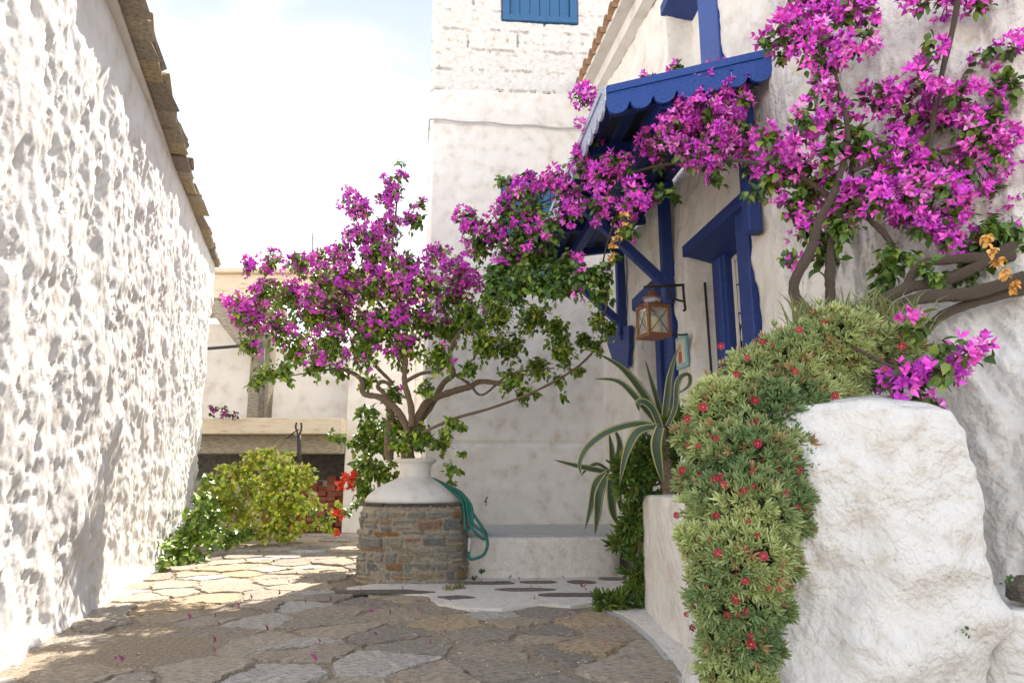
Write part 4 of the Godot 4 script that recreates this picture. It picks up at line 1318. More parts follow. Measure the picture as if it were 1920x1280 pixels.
func build_tree() -> void:
	R.seed = 101
	var o := thing("bougainvillea", "bougainvillea tree with magenta flowers growing out of the white jar", "bougainvillea")
	stems("trunk", [[[Vector3(-1.213, 1.332, -8.200), Vector3(-1.237, 1.498, -8.200), Vector3(-1.192, 1.684, -8.200), Vector3(-1.070, 1.810, -8.200)], 0.085, 0.06], [[Vector3(-1.448, 1.335, -8.300), Vector3(-1.470, 1.597, -8.300), Vector3(-1.448, 1.882, -8.300), Vector3(-1.506, 2.074, -8.300)], 0.055, 0.045]], M.bark, o)
	stems("branch", [
		[[Vector3(-1.189, 1.634, -8.100), Vector3(-1.339, 1.894, -8.100), Vector3(-1.551, 2.050, -8.100), Vector3(-1.740, 2.094, -8.100), Vector3(-1.765, 2.240, -8.100), Vector3(-1.876, 2.335, -8.100), Vector3(-2.081, 2.398, -8.100)], 0.045, 0.02],
		[[Vector3(-1.487, 2.043, -8.200), Vector3(-1.534, 2.126, -8.200), Vector3(-1.600, 2.190, -8.200), Vector3(-1.552, 2.254, -8.200), Vector3(-1.430, 2.234, -8.200), Vector3(-1.662, 2.479, -8.200), Vector3(-1.737, 2.740, -8.200)], 0.03, 0.018],
		[[Vector3(-1.146, 1.677, -8.100), Vector3(-0.999, 1.988, -8.100), Vector3(-0.720, 2.113, -8.100), Vector3(-0.502, 2.176, -8.100), Vector3(-0.345, 2.240, -8.100), Vector3(0.050, 2.195, -8.100), Vector3(0.126, 2.335, -8.100)], 0.05, 0.02],
		[[Vector3(-1.131, 1.747, -8.200), Vector3(-0.978, 1.935, -8.200), Vector3(-0.826, 2.222, -8.200), Vector3(-0.701, 2.350, -8.200), Vector3(-0.756, 2.544, -8.200), Vector3(-0.675, 2.740, -8.200)], 0.045, 0.02],
		[[Vector3(-1.151, 1.701, -8.000), Vector3(-1.171, 1.946, -8.000), Vector3(-1.253, 2.225, -8.000), Vector3(-1.249, 2.509, -8.000), Vector3(-1.353, 2.828, -8.000), Vector3(-1.334, 3.218, -8.000), Vector3(-1.448, 3.750, -8.000), Vector3(-1.421, 4.295, -8.000), Vector3(-1.397, 4.783, -8.000)], 0.04, 0.008],
		[[Vector3(-1.241, 2.225, -8.000), Vector3(-1.057, 2.320, -8.000), Vector3(-0.810, 2.382, -8.000), Vector3(-0.690, 2.700, -8.000), Vector3(-0.505, 2.958, -8.000)], 0.025, 0.012],
		[[Vector3(-1.246, 2.382, -8.000), Vector3(-1.511, 2.828, -8.000), Vector3(-1.967, 3.153, -8.000), Vector3(-2.550, 3.350, -8.000), Vector3(-3.040, 3.088, -8.000)], 0.025, 0.008],
		[[Vector3(-1.404, 2.893, -8.300), Vector3(-1.785, 3.434, -8.300), Vector3(-2.129, 3.710, -8.300), Vector3(-2.599, 3.780, -8.300)], 0.02, 0.007],
		[[Vector3(-1.448, 3.245, -8.100), Vector3(-1.762, 3.851, -8.100), Vector3(-1.982, 4.405, -8.100)], 0.018, 0.006],
		[[Vector3(-0.701, 2.350, -8.200), Vector3(-0.508, 2.222, -8.200), Vector3(-0.348, 2.094, -8.200), Vector3(0.000, 2.350, -8.200), Vector3(0.511, 2.415, -8.200)], 0.02, 0.008],
		[[Vector3(-1.000, 1.608, -7.700), Vector3(-0.650, 1.766, -7.700), Vector3(-0.237, 1.885, -7.700), Vector3(0.238, 2.063, -7.700), Vector3(0.719, 2.334, -7.700), Vector3(1.027, 2.640, -7.700)], 0.018, 0.012],
		[[Vector3(-2.055, 2.382, -8.000), Vector3(-2.425, 2.320, -8.000), Vector3(-2.978, 2.225, -8.000)], 0.014, 0.004]], M.bark, o)
	var blobs := [[-3.41, 3.27, -8.21, 0.115, 0.9], [-3.27, 3.72, -8.32, 0.129, 0.8], [-3.30, 3.14, -8.37, 0.208, 0.8], [-3.25, 3.00, -8.50, 0.145, 0.8], [-3.00, 3.78, -8.32, 0.155, 0.5], [-3.10, 3.42, -8.48, 0.250, 0.35], [-2.46, 3.51, -7.68, 0.191, 0.55], [-2.66, 3.24, -8.07, 0.282, 0.25], [-2.94, 2.94, -8.50, 0.277, 0.25], [-3.18, 2.71, -8.23, 0.141, 0.15], [-2.45, 3.83, -8.46, 0.184, 0.45], [-2.22, 3.28, -7.75, 0.271, 0.35], [-2.36, 2.97, -8.07, 0.301, 0.25], [-2.03, 3.71, -7.87, 0.196, 0.6], [-2.03, 4.51, -8.14, 0.139, 0.85], [-1.86, 4.38, -8.17, 0.165, 0.75], [-1.81, 3.90, -7.66, 0.143, 0.6], [-1.65, 3.90, -7.85, 0.195, 0.75], [-1.46, 4.46, -7.90, 0.172, 0.8], [-1.49, 4.96, -8.47, 0.105, 0.8], [-1.45, 5.10, -8.34, 0.052, 0], [-1.49, 4.59, -7.79, 0.085, 0.85], [-1.26, 4.37, -8.37, 0.156, 0.4], [-1.08, 4.31, -7.77, 0.072, 0.3], [-1.53, 4.20, -8.21, 0.204, 0.55], [-1.53, 3.68, -7.76, 0.217, 0.25], [-1.66, 3.57, -7.65, 0.190, 0.4], [-2.08, 3.47, -8.43, 0.295, 0.4], [-1.62, 3.30, -7.84, 0.274, 0.35], [-1.31, 3.31, -7.84, 0.274, 0.35], [-2.16, 3.08, -8.53, 0.318, 0.3], [-1.79, 2.99, -8.44, 0.315, 0.25], [-1.37, 2.94, -7.91, 0.295, 0.25], [-0.96, 3.92, -8.52, 0.185, 0.85], [-0.65, 3.59, -8.14, 0.215, 0.9], [-0.53, 3.49, -8.26, 0.167, 0.9], [-1.00, 3.30, -7.83, 0.243, 0.35], [-0.74, 3.35, -8.50, 0.277, 0.35], [-1.11, 3.02, -8.27, 0.289, 0.2], [-0.80, 2.94, -8.52, 0.278, 0.1], [-2.65, 2.69, -8.45, 0.250, 0.15], [-2.11, 2.59, -7.92, 0.277, 0.25], [-1.75, 2.54, -7.98, 0.235, 0.2], [-2.61, 2.29, -7.80, 0.158, 0], [-2.90, 2.19, -7.78, 0.109, 0], [-2.73, 2.28, -7.71, 0.108, 0], [-2.28, 2.37, -7.92, 0.148, 0.05], [-1.28, 2.64, -8.19, 0.286, 0.12], [-0.84, 2.42, -7.65, 0.202, 0.05], [-0.52, 3.02, -8.26, 0.308, 0.03], [-0.19, 3.01, -7.95, 0.278, 0], [-0.34, 2.62, -7.93, 0.234, 0], [-0.03, 2.71, -8.39, 0.248, 0], [0.26, 2.98, -8.08, 0.264, 0], [-0.49, 2.34, -7.93, 0.148, 0], [0.00, 2.26, -8.08, 0.176, 0], [0.32, 2.43, -8.28, 0.193, 0], [0.60, 2.49, -7.70, 0.168, 0], [0.90, 2.81, -8.53, 0.159, 0], [0.51, 2.73, -7.67, 0.203, 0], [0.13, 2.10, -8.32, 0.103, 0], [0.62, 2.09, -8.41, 0.059, 0], [0.97, 2.85, -7.67, 0.143, 0], [-1.41, 1.73, -8.36, 0.221, 0], [-1.04, 1.57, -7.98, 0.186, 0], [-0.81, 1.53, -8.17, 0.165, 0], [-0.64, 1.24, -7.66, 0.083, 0], [-0.68, 1.68, -7.69, 0.120, 0], [-0.97, 2.11, -7.81, 0.134, 0], [-1.45, 2.13, -8.51, 0.159, 0.05], [-1.69, 1.87, -7.83, 0.085, 0], [-1.74, 2.24, -8.33, 0.129, 0], [-0.72, 1.04, -8.49, 0.079, 0], [-1.16, 1.51, -8.50, 0.158, 0], [-1.27, 1.49, -7.96, 0.136, 0], [-0.56, 1.70, -7.97, 0.031, 0], [-0.58, 1.40, -8.12, 0.032, 0], [-0.62, 1.22, -8.35, 0.032, 0], [-1.98, 3.44, -7.75, 0.181, 0.5], [-1.33, 3.72, -8.32, 0.220, 0.45], [-2.08, 2.38, -8.37, 0.130, 0], [1.19, 2.92, -8.42, 0.131, 0], [0.96, 2.54, -7.68, 0.096, 0], [0.83, 2.41, -8.50, 0.092, 0], [0.51, 2.21, -7.73, 0.084, 0], [0.25, 2.08, -7.96, 0.074, 0], [-3.30, 3.00, -8.20, 0.127, 0.4], [-2.42, 3.28, -8.48, 0.263, 0.2], [-1.63, 2.82, -7.96, 0.247, 0.1]]
	var g := bush(blobs, {"leaf": 0.075, "flower": 0.066, "kl": 36.0, "kf": 21.0})
	twigs(blobs, 3, M.bark, o)
	scatter("leaf", "leaves", leaf_mesh(), M.leaf, [Color(0.15, 0.26, 0.025), Color(0.24, 0.35, 0.03), Color(0.08, 0.16, 0.018), Color(0.11, 0.21, 0.022), Color(0.36, 0.42, 0.04)], g[0], 150, o)
	scatter("flower", "flowers", flower_m(), M.petal, BRACT, g[1], 150, o)

func build_vine() -> void:
	R.seed = 202
	var o := thing("bougainvillea", "old spreading bougainvillea with magenta flowers, arching over the canopy from the right bed", "bougainvillea")
	stems("trunk", [[[Vector3(1.615, 1.899, -3.500), Vector3(1.499, 1.998, -3.500), Vector3(1.480, 2.113, -3.500), Vector3(1.579, 2.289, -3.500), Vector3(1.634, 2.438, -3.500), Vector3(1.753, 2.650, -3.500)], 0.032, 0.02], [[Vector3(1.665, 1.896, -3.550), Vector3(1.686, 2.040, -3.550), Vector3(1.694, 2.187, -3.550), Vector3(1.730, 2.396, -3.550), Vector3(1.833, 2.641, -3.550), Vector3(1.881, 2.829, -3.550)], 0.03, 0.016], [[Vector3(1.554, 1.862, -3.400), Vector3(1.640, 1.917, -3.400), Vector3(1.833, 1.972, -3.400), Vector3(2.005, 2.056, -3.400), Vector3(2.255, 2.113, -3.400), Vector3(2.579, 2.284, -3.400)], 0.026, 0.03], [[Vector3(1.577, 1.770, -3.350), Vector3(1.798, 1.878, -3.350), Vector3(2.022, 1.987, -3.350), Vector3(2.292, 2.015, -3.350), Vector3(2.570, 2.098, -3.350)], 0.03, 0.034], [[Vector3(2.027, 1.780, -3.400), Vector3(2.177, 1.917, -3.400), Vector3(2.403, 2.000, -3.400), Vector3(2.628, 2.056, -3.400)], 0.022, 0.026], [[Vector3(2.006, 2.070, -3.400), Vector3(2.101, 2.183, -3.400), Vector3(2.295, 2.212, -3.400), Vector3(2.570, 2.226, -3.400)], 0.02, 0.03]], M.greybark, o)
	stems("branch", [
		[[Vector3(1.753, 2.650, -3.500), Vector3(1.840, 2.962, -3.500), Vector3(1.811, 3.284, -3.500), Vector3(1.779, 3.583, -3.500)], 0.018, 0.006],
		[[Vector3(2.052, 2.230, -3.500), Vector3(1.983, 2.378, -3.500), Vector3(1.882, 2.498, -3.500), Vector3(1.811, 2.650, -3.500)], 0.018, 0.012],
		[[Vector3(2.203, 2.688, -3.450), Vector3(2.334, 3.188, -3.450), Vector3(2.475, 3.614, -3.450), Vector3(2.535, 3.852, -3.450)], 0.014, 0.016],
		[[Vector3(1.848, 2.742, -3.500), Vector3(2.089, 2.836, -3.500), Vector3(2.263, 2.836, -3.500), Vector3(2.537, 2.930, -3.500), Vector3(2.773, 3.154, -3.500)], 0.014, 0.006],
		[[Vector3(2.256, 2.773, -3.500), Vector3(2.271, 2.899, -3.500), Vector3(2.303, 2.805, -3.500), Vector3(2.422, 2.711, -3.500)], 0.01, 0.006],
		[[Vector3(1.763, 2.627, -3.591), Vector3(1.628, 2.785, -3.659), Vector3(1.481, 2.915, -3.727), Vector3(1.691, 3.474, -4.620), Vector3(1.537, 3.758, -4.831)], 0.016, 0.006],
		[[Vector3(1.479, 2.882, -3.727), Vector3(1.576, 3.419, -4.761), Vector3(1.199, 3.578, -5.183), Vector3(0.779, 3.616, -5.570), Vector3(0.385, 3.604, -5.887), Vector3(0.000, 3.510, -6.169), Vector3(-0.309, 3.375, -6.380)], 0.014, 0.005],
		[[Vector3(0.974, 3.489, -5.394), Vector3(0.848, 3.202, -5.500), Vector3(0.759, 2.852, -5.570), Vector3(0.791, 2.566, -5.535), Vector3(0.706, 2.311, -5.606)], 0.01, 0.005],
		[[Vector3(1.514, 1.680, -3.020), Vector3(1.693, 1.584, -3.020), Vector3(1.831, 1.560, -3.020), Vector3(2.058, 1.680, -3.020)], 0.01, 0.004]], M.greybark, o)
	var near := [[1.87, 3.90, -3.72, 0.203, 0.9], [1.95, 3.74, -3.57, 0.157, 0.9], [1.63, 3.68, -3.63, 0.128, 0.9], [1.49, 3.64, -3.69, 0.052, 0.9], [1.70, 3.52, -3.55, 0.125, 0.85], [1.84, 3.44, -3.46, 0.097, 0.8], [1.95, 3.50, -3.43, 0.066, 0.8], [1.63, 3.58, -3.74, 0.053, 0.7], [1.87, 3.51, -3.73, 0.098, 0.2], [1.70, 3.24, -3.54, 0.081, 0.7], [1.63, 3.07, -3.53, 0.099, 0.7], [1.70, 3.10, -3.79, 0.086, 0.6], [1.77, 3.09, -3.62, 0.083, 0.6], [1.83, 3.19, -3.56, 0.069, 0.3], [1.75, 2.86, -3.52, 0.111, 0.25], [1.91, 3.00, -3.57, 0.107, 0.35], [2.05, 3.20, -3.58, 0.094, 0.85], [2.07, 3.22, -3.49, 0.074, 0.85], [1.92, 2.84, -3.50, 0.105, 0.35], [2.26, 3.40, -3.38, 0.059, 0.8], [2.37, 3.45, -3.61, 0.063, 0.7], [2.17, 3.21, -3.38, 0.071, 0.8], [2.18, 3.15, -3.50, 0.092, 0.8], [2.39, 3.17, -3.59, 0.126, 0.85], [2.41, 3.12, -3.40, 0.108, 0.8], [2.45, 3.07, -3.56, 0.113, 0.8], [2.24, 3.06, -3.62, 0.114, 0.8], [2.11, 2.87, -3.53, 0.112, 0.7], [2.68, 3.40, -3.57, 0.094, 0.6], [2.59, 3.39, -3.40, 0.030, 0], [2.71, 3.22, -3.48, 0.110, 0.35], [2.75, 3.42, -3.41, 0.066, 0.9], [2.87, 3.16, -3.59, 0.113, 0.4], [2.50, 2.93, -3.45, 0.121, 0.6], [2.60, 2.83, -3.49, 0.129, 0.85], [2.81, 2.97, -3.63, 0.115, 0.7], [2.81, 2.75, -3.59, 0.114, 0.7], [2.55, 2.90, -3.62, 0.115, 0.6], [2.26, 2.83, -3.49, 0.104, 0.5], [2.19, 2.71, -3.50, 0.092, 0.3], [2.05, 2.74, -3.56, 0.100, 0.6], [1.85, 2.57, -3.54, 0.106, 0.7], [1.94, 2.54, -3.45, 0.103, 0.7], [2.10, 2.58, -3.47, 0.110, 0.75], [2.24, 2.61, -3.41, 0.096, 0.5], [2.42, 2.67, -3.47, 0.110, 0.4], [2.67, 2.64, -3.63, 0.127, 0.45], [2.76, 2.58, -3.62, 0.114, 0.4], [2.13, 2.48, -3.53, 0.093, 0.85], [2.27, 2.44, -3.50, 0.111, 0.9], [2.14, 2.39, -3.46, 0.079, 0.7], [2.32, 2.46, -3.39, 0.083, 0.7], [2.27, 2.32, -3.44, 0.066, 0.9], [1.79, 2.58, -3.66, 0.097, 0.2], [1.77, 2.76, -3.71, 0.104, 0.25], [1.78, 2.42, -3.53, 0.105, 0.1], [1.74, 2.37, -3.68, 0.090, 0.1], [1.66, 2.82, -3.73, 0.118, 0.35], [1.64, 2.67, -3.71, 0.111, 0.2], [1.58, 2.59, -3.72, 0.072, 0.5], [1.66, 2.49, -3.72, 0.085, 0.5], [1.53, 2.28, -3.64, 0.038, 0.9], [1.72, 2.28, -3.66, 0.077, 0], [2.48, 2.36, -3.44, 0.109, 0.1], [2.46, 2.25, -3.50, 0.104, 0], [2.66, 2.34, -3.57, 0.113, 0.05], [2.70, 2.43, -3.55, 0.081, 0], [2.02, 2.24, -3.45, 0.103, 0], [2.03, 2.20, -3.62, 0.102, 0], [1.95, 2.10, -3.54, 0.062, 0], [2.36, 2.15, -3.52, 0.099, 0], [2.12, 2.13, -3.37, 0.071, 0], [1.82, 1.76, -3.03, 0.069, 0.25], [2.27, 3.72, -3.44, 0.066, 0.95], [2.51, 3.79, -3.54, 0.087, 0.9], [2.65, 3.75, -3.49, 0.080, 0.6], [2.88, 3.83, -3.58, 0.088, 0.95], [1.73, 1.52, -3.06, 0.081, 0.85], [1.82, 1.47, -3.10, 0.071, 0.7], [1.87, 1.54, -2.98, 0.078, 0.8], [2.03, 1.64, -3.06, 0.081, 0.85], [1.73, 1.41, -3.08, 0.030, 0.9], [1.87, 1.42, -3.11, 0.055, 0.2], [1.86, 1.64, -2.98, 0.063, 0.1], [2.14, 1.70, -3.11, 0.049, 0.8], [2.01, 1.60, -3.12, 0.049, 0.2], [1.77, 1.57, -3.07, 0.043, 0.1], [2.07, 2.86, -3.62, 0.083, 0.5], [2.00, 2.71, -3.63, 0.083, 0.4], [2.62, 3.06, -3.50, 0.080, 0.4]]
	var far := [[-0.45, 3.64, -6.48, 0.122, 0.7], [-0.36, 3.43, -6.25, 0.139, 0.55], [-0.32, 3.37, -6.55, 0.179, 0.25], [-0.16, 3.47, -6.49, 0.178, 0.3], [-0.05, 3.57, -6.19, 0.169, 0.3], [-0.01, 3.77, -6.27, 0.118, 0.7], [-0.09, 3.95, -6.34, 0.076, 0], [0.16, 3.95, -6.17, 0.074, 0], [0.19, 3.44, -5.86, 0.190, 0.3], [0.20, 3.80, -6.17, 0.148, 0.7], [0.39, 3.79, -5.93, 0.132, 0.8], [0.10, 3.30, -6.18, 0.201, 0.15], [-0.10, 3.02, -6.20, 0.191, 0.1], [0.20, 3.07, -6.09, 0.198, 0.08], [0.49, 3.62, -5.95, 0.193, 0.45], [0.62, 3.81, -5.78, 0.128, 0.85], [0.60, 3.95, -5.84, 0.110, 0.85], [-0.19, 2.81, -6.07, 0.187, 0], [0.00, 2.74, -6.00, 0.185, 0], [0.64, 4.45, -5.66, 0.097, 0.95], [0.73, 4.42, -5.71, 0.078, 0.95], [0.65, 4.09, -5.54, 0.085, 0.9], [0.73, 4.08, -5.73, 0.078, 0.5], [0.66, 4.05, -5.75, 0.069, 0.1], [0.37, 3.24, -5.66, 0.126, 0.25], [0.42, 2.91, -5.84, 0.210, 0.03], [0.62, 2.75, -5.54, 0.180, 0.1], [0.45, 2.65, -5.59, 0.143, 0], [0.28, 2.72, -5.77, 0.178, 0], [0.77, 3.62, -5.48, 0.150, 0.6], [0.88, 3.64, -5.31, 0.118, 0.7], [0.75, 3.36, -5.42, 0.130, 0.5], [0.97, 3.29, -5.13, 0.140, 0.9], [0.93, 3.26, -5.41, 0.102, 0.6], [0.83, 2.86, -5.44, 0.084, 0], [0.78, 2.77, -5.61, 0.125, 0.05], [0.76, 2.59, -5.62, 0.106, 0], [1.16, 3.27, -5.05, 0.078, 0], [1.33, 3.33, -5.29, 0.045, 0], [0.90, 3.03, -5.16, 0.088, 0.05], [0.73, 3.26, -5.55, 0.066, 0.7], [0.57, 3.37, -5.62, 0.096, 0.6], [0.00, 3.84, -6.12, 0.084, 0.5], [0.10, 3.66, -5.91, 0.131, 0.5], [0.00, 3.20, -6.33, 0.184, 0.1], [0.24, 3.21, -5.93, 0.152, 0.15], [0.12, 2.84, -5.85, 0.170, 0], [1.15, 3.84, -5.31, 0.118, 0.95], [1.24, 3.71, -4.90, 0.134, 0.95], [1.30, 4.04, -5.13, 0.096, 0.95], [1.38, 3.99, -4.92, 0.118, 0.95], [1.51, 4.12, -4.94, 0.135, 0.95], [1.67, 4.27, -5.02, 0.137, 0.95], [1.70, 4.05, -4.88, 0.133, 0.9], [1.50, 3.84, -4.83, 0.157, 0.9], [1.68, 3.82, -4.88, 0.133, 0.75], [1.43, 3.78, -5.04, 0.164, 0.9], [1.51, 3.54, -4.77, 0.155, 0.85], [1.30, 3.51, -4.86, 0.133, 0.8], [1.73, 3.80, -4.66, 0.064, 0.8], [1.50, 3.44, -4.90, 0.109, 0.6], [1.74, 3.57, -4.88, 0.134, 0.7], [1.26, 3.74, -5.42, 0.111, 0.8], [1.71, 3.64, -4.69, 0.096, 0.8], [1.32, 4.32, -5.00, 0.038, 0.9], [1.18, 4.53, -5.47, 0.037, 0.9], [1.37, 2.92, -3.49, 0.078, 0.6], [1.46, 2.90, -3.51, 0.078, 0.85], [1.52, 2.89, -3.75, 0.103, 0.85], [1.49, 2.81, -3.78, 0.084, 0.15], [1.65, 2.99, -4.37, 0.075, 0.05], [1.73, 3.32, -4.65, 0.103, 0.6], [1.63, 2.86, -3.89, 0.080, 0.5], [1.49, 3.25, -4.77, 0.065, 0.1], [1.57, 2.88, -3.65, 0.081, 0.6]]
	var g := bush(near, {"leaf": 0.062, "flower": 0.056, "kl": 34.0, "kf": 22.0, "droop": 0.5})
	var h := bush(far, {"leaf": 0.068, "flower": 0.06, "kl": 34.0, "kf": 22.0, "droop": 0.5})
	twigs(near + far, 2, M.greybark, o)
	scatter("leaf", "leaves", leaf_mesh(), M.leaf, LEAF, g[0] + h[0], 290, o)
	scatter("flower", "flowers", flower_m(), M.petal, BRACT, g[1] + h[1], 290, o)
	# withered sprigs
	var dry := bush([[0.80, 2.93, -5.19, 0.081, 0], [0.87, 3.04, -5.12, 0.056, 0], [0.84, 2.99, -5.18, 0.064, 0], [0.89, 3.14, -5.11, 0.040, 0], [0.80, 2.83, -5.22, 0.041, 0], [2.32, 2.26, -3.22, 0.020, 0], [2.33, 2.20, -3.20, 0.022, 0], [2.34, 2.13, -3.19, 0.022, 0], [2.38, 2.09, -3.22, 0.023, 0], [2.39, 2.01, -3.20, 0.025, 0]], {"leaf": 0.035, "kl": 7.0, "droop": 0.6})
	var xs := []
	var cs := []
	for q in dry[0]:
		xs.append(q[0])
		cs.append(DRYC[q[1] % 2])
	multi("withered_leaves", leaf_mesh(0.7), M.leaf, xs, cs, o)

# ---------------------------------------------------------------- ice plant and trailing succulent
func build_ice_plant() -> void:
	R.seed = 303
	var o := thing("ice_plant", "grey green ice plant with small red flowers cascading over the planter walls", "ice plant")
	var blobs := [[1.54, 1.72, -3.30, 0.184, 0], [1.65, 1.73, -3.29, 0.143, 0], [1.79, 1.74, -3.32, 0.111, 0], [1.89, 1.72, -3.30, 0.069, 0], [1.33, 1.63, -3.29, 0.180, 0], [1.13, 1.56, -3.27, 0.137, 0], [0.95, 1.41, -3.16, 0.137, 0], [1.11, 1.36, -3.14, 0.202, 0], [1.30, 1.44, -3.19, 0.178, 0], [1.47, 1.52, -3.24, 0.113, 0], [1.58, 1.58, -3.29, 0.092, 0], [1.75, 1.61, -3.31, 0.074, 0], [1.59, 1.50, -3.22, 0.040, 0], [0.87, 1.19, -3.01, 0.122, 0], [0.99, 1.14, -2.96, 0.203, 0], [1.16, 1.19, -3.02, 0.140, 0], [0.80, 1.00, -2.85, 0.104, 0], [0.92, 0.97, -2.80, 0.173, 0], [1.06, 1.02, -2.85, 0.112, 0], [1.15, 1.10, -2.92, 0.061, 0], [0.76, 0.82, -2.74, 0.092, 0], [0.87, 0.81, -2.71, 0.144, 0], [0.97, 0.84, -2.72, 0.084, 0], [0.76, 0.67, -2.72, 0.087, 0], [0.86, 0.65, -2.73, 0.122, 0], [0.94, 0.69, -2.72, 0.069, 0], [0.77, 0.52, -2.73, 0.076, 0], [0.85, 0.53, -2.70, 0.098, 0], [0.79, 0.40, -2.73, 0.088, 0], [0.85, 0.40, -2.71, 0.080, 0], [1.28, 1.28, -3.08, 0.052, 0], [0.73, 1.10, -2.93, 0.037, 0], [0.76, 1.28, -3.07, 0.047, 0], [0.68, 0.88, -2.73, 0.042, 0], [1.04, 0.79, -2.72, 0.027, 0], [0.99, 0.63, -2.71, 0.030, 0], [0.96, 0.48, -2.73, 0.019, 0], [1.12, 0.93, -2.78, 0.023, 0], [1.57, 1.45, -3.18, 0.036, 0], [1.39, 1.36, -3.13, 0.039, 0]]
	var core := new_st()
	for b in blobs:
		var c := Vector3(b[0], b[1], b[2])
		var pr := []
		for k in 7:
			var a := -PI / 2 + PI * k / 6.0
			pr.append(Vector2(cos(a) * b[3] * 0.84, sin(a) * b[3] * 0.84))
		lathe(core, pr, 10, c - Vector3(0, 0, 0.03))
	kind(put(core, "stem_thatch", mat(lin(0.07, 0.075, 0.03), 1.0), o), "stuff")
	var n := noise(2.2, 1, 2, 81)
	for v in 3:
		var mesh := tuft_mesh(8, 0.105, 1.25, 90 + v)
		var xf := []
		var cols := []
		for b in blobs:
			var c := Vector3(b[0], b[1], b[2])
			var cnt := int(4800.0 * b[3] * b[3]) + 16
			for k in cnt:
				var d := rand_dir()
				if d.z < -0.25:
					d.z = -d.z
				var p: Vector3 = c + d * b[3] * R.randf_range(0.78, 1.05) * (1.0 if R.randf() < 0.93 else 1.18)
				var inside := false
				for e in blobs:
					if p.distance_squared_to(Vector3(e[0], e[1], e[2])) < e[3] * e[3] * 0.58:
						inside = true
						break
				if inside:
					continue
				var dir := (d + rand_dir() * 0.5 + Vector3(0, 0.25, 0.15)).normalized()
				xf.append(Transform3D(toward(dir, rand_dir(), R.randf_range(0.026, 0.054)), p))
				var t := clampf(0.5 + n.get_noise_3dv(p) * 1.2 + R.randf_range(-0.25, 0.25), 0, 1)
				cols.append(Color(0.13, 0.21, 0.08).lerp(Color(0.44, 0.5, 0.2), t) if R.randf() < 0.9 else Color(0.34, 0.22, 0.1))
		multi("fleshy_leaves", mesh, M.flesh, xf, cols, o)
	# flowers: a disc of thin petals round a yellow eye
	var fm := new_st()
	fm.set_smooth_group(-1)
	fm.set_color(Color(0.36, 0.008, 0.045))
	for k in 16:
		var b := Basis(Vector3.UP, TAU * k / 16.0) * Basis(Vector3.RIGHT, 1.15 + 0.25 * (k % 3))
		tri(fm, b * Vector3(-0.03, 0.1, 0), b * Vector3(-0.07, 0.42, 0), b * Vector3(0.07, 0.42, 0))
		tri(fm, b * Vector3(-0.03, 0.1, 0), b * Vector3(0.07, 0.42, 0), b * Vector3(0.03, 0.1, 0))
		tri(fm, b * Vector3(-0.07, 0.42, 0), b * Vector3(0, 0.52, 0), b * Vector3(0.07, 0.42, 0))
	fm.set_color(Color(0.65, 0.4, 0.05))
	for k in 8:
		var a := Vector3(cos(TAU * k / 8), 0, sin(TAU * k / 8)) * 0.08
		var b := Vector3(cos(TAU * (k + 1) / 8), 0, sin(TAU * (k + 1) / 8)) * 0.08
		tri(fm, Vector3(0, 0.14, 0), a + Vector3(0, 0.05, 0), b + Vector3(0, 0.05, 0))
	fm.generate_normals()
	var flower := fm.commit()
	var mats := []
	for t in [Color(1, 1, 1), Color(0.9, 1.0, 3.0), Color(1.2, 6.0, 0.7)]:
		var m := mat(Color(1, 1, 1), 0.6, null, Vector3.ONE, null, 0.0, true)
		m.albedo_color = Color(minf(t.r, 1), minf(t.g, 1), minf(t.b, 1))
		mats.append(m)
	var spots := [[0.85, 1.27, -2.90, 0.002, 0], [0.77, 1.24, -2.90, 0.002, 0], [0.99, 1.13, -2.90, 0.002, 0], [0.83, 1.10, -2.90, 0.002, 0], [0.95, 1.06, -2.90, 0.002, 0], [0.86, 1.11, -2.90, 0.002, 0], [0.96, 0.94, -2.90, 0.002, 0], [0.99, 0.88, -2.90, 0.002, 0], [0.83, 0.96, -2.90, 0.002, 0], [0.77, 1.12, -2.90, 0.002, 0], [0.77, 1.09, -2.90, 0.002, 0], [0.87, 1.08, -2.90, 0.002, 0], [1.01, 0.80, -2.90, 0.002, 0], [0.94, 0.83, -2.90, 0.002, 0], [0.83, 0.81, -2.90, 0.002, 0], [0.93, 0.71, -2.90, 0.002, 0], [0.74, 0.65, -2.90, 0.002, 0], [0.93, 0.59, -2.90, 0.002, 0], [0.94, 0.47, -2.90, 0.002, 0], [0.94, 0.50, -2.90, 0.002, 0], [1.00, 1.61, -2.90, 0.002, 0], [1.07, 1.68, -2.90, 0.002, 0], [1.20, 1.55, -2.90, 0.002, 0], [1.02, 1.43, -2.90, 0.002, 0], [1.01, 1.33, -2.90, 0.002, 0], [0.89, 1.66, -2.90, 0.002, 0], [1.23, 1.73, -2.90, 0.002, 0], [0.89, 0.64, -2.90, 0.002, 0], [0.70, 1.14, -2.90, 0.002, 0], [0.67, 0.96, -2.90, 0.002, 0], [0.80, 1.40, -2.90, 0.002, 0], [0.73, 1.35, -2.90, 0.002, 0], [1.36, 1.45, -2.90, 0.002, 0], [1.66, 1.66, -2.90, 0.002, 0], [1.58, 1.56, -2.90, 0.002, 0], [1.02, 1.25, -2.90, 0.002, 0], [1.18, 1.14, -2.90, 0.002, 0], [1.18, 0.98, -2.90, 0.002, 0], [0.71, 0.53, -2.90, 0.002, 0], [0.74, 0.34, -2.90, 0.002, 0], [0.69, 0.58, -2.90, 0.002, 0], [0.95, 1.54, -2.90, 0.002, 0], [1.34, 1.77, -2.90, 0.002, 0]]
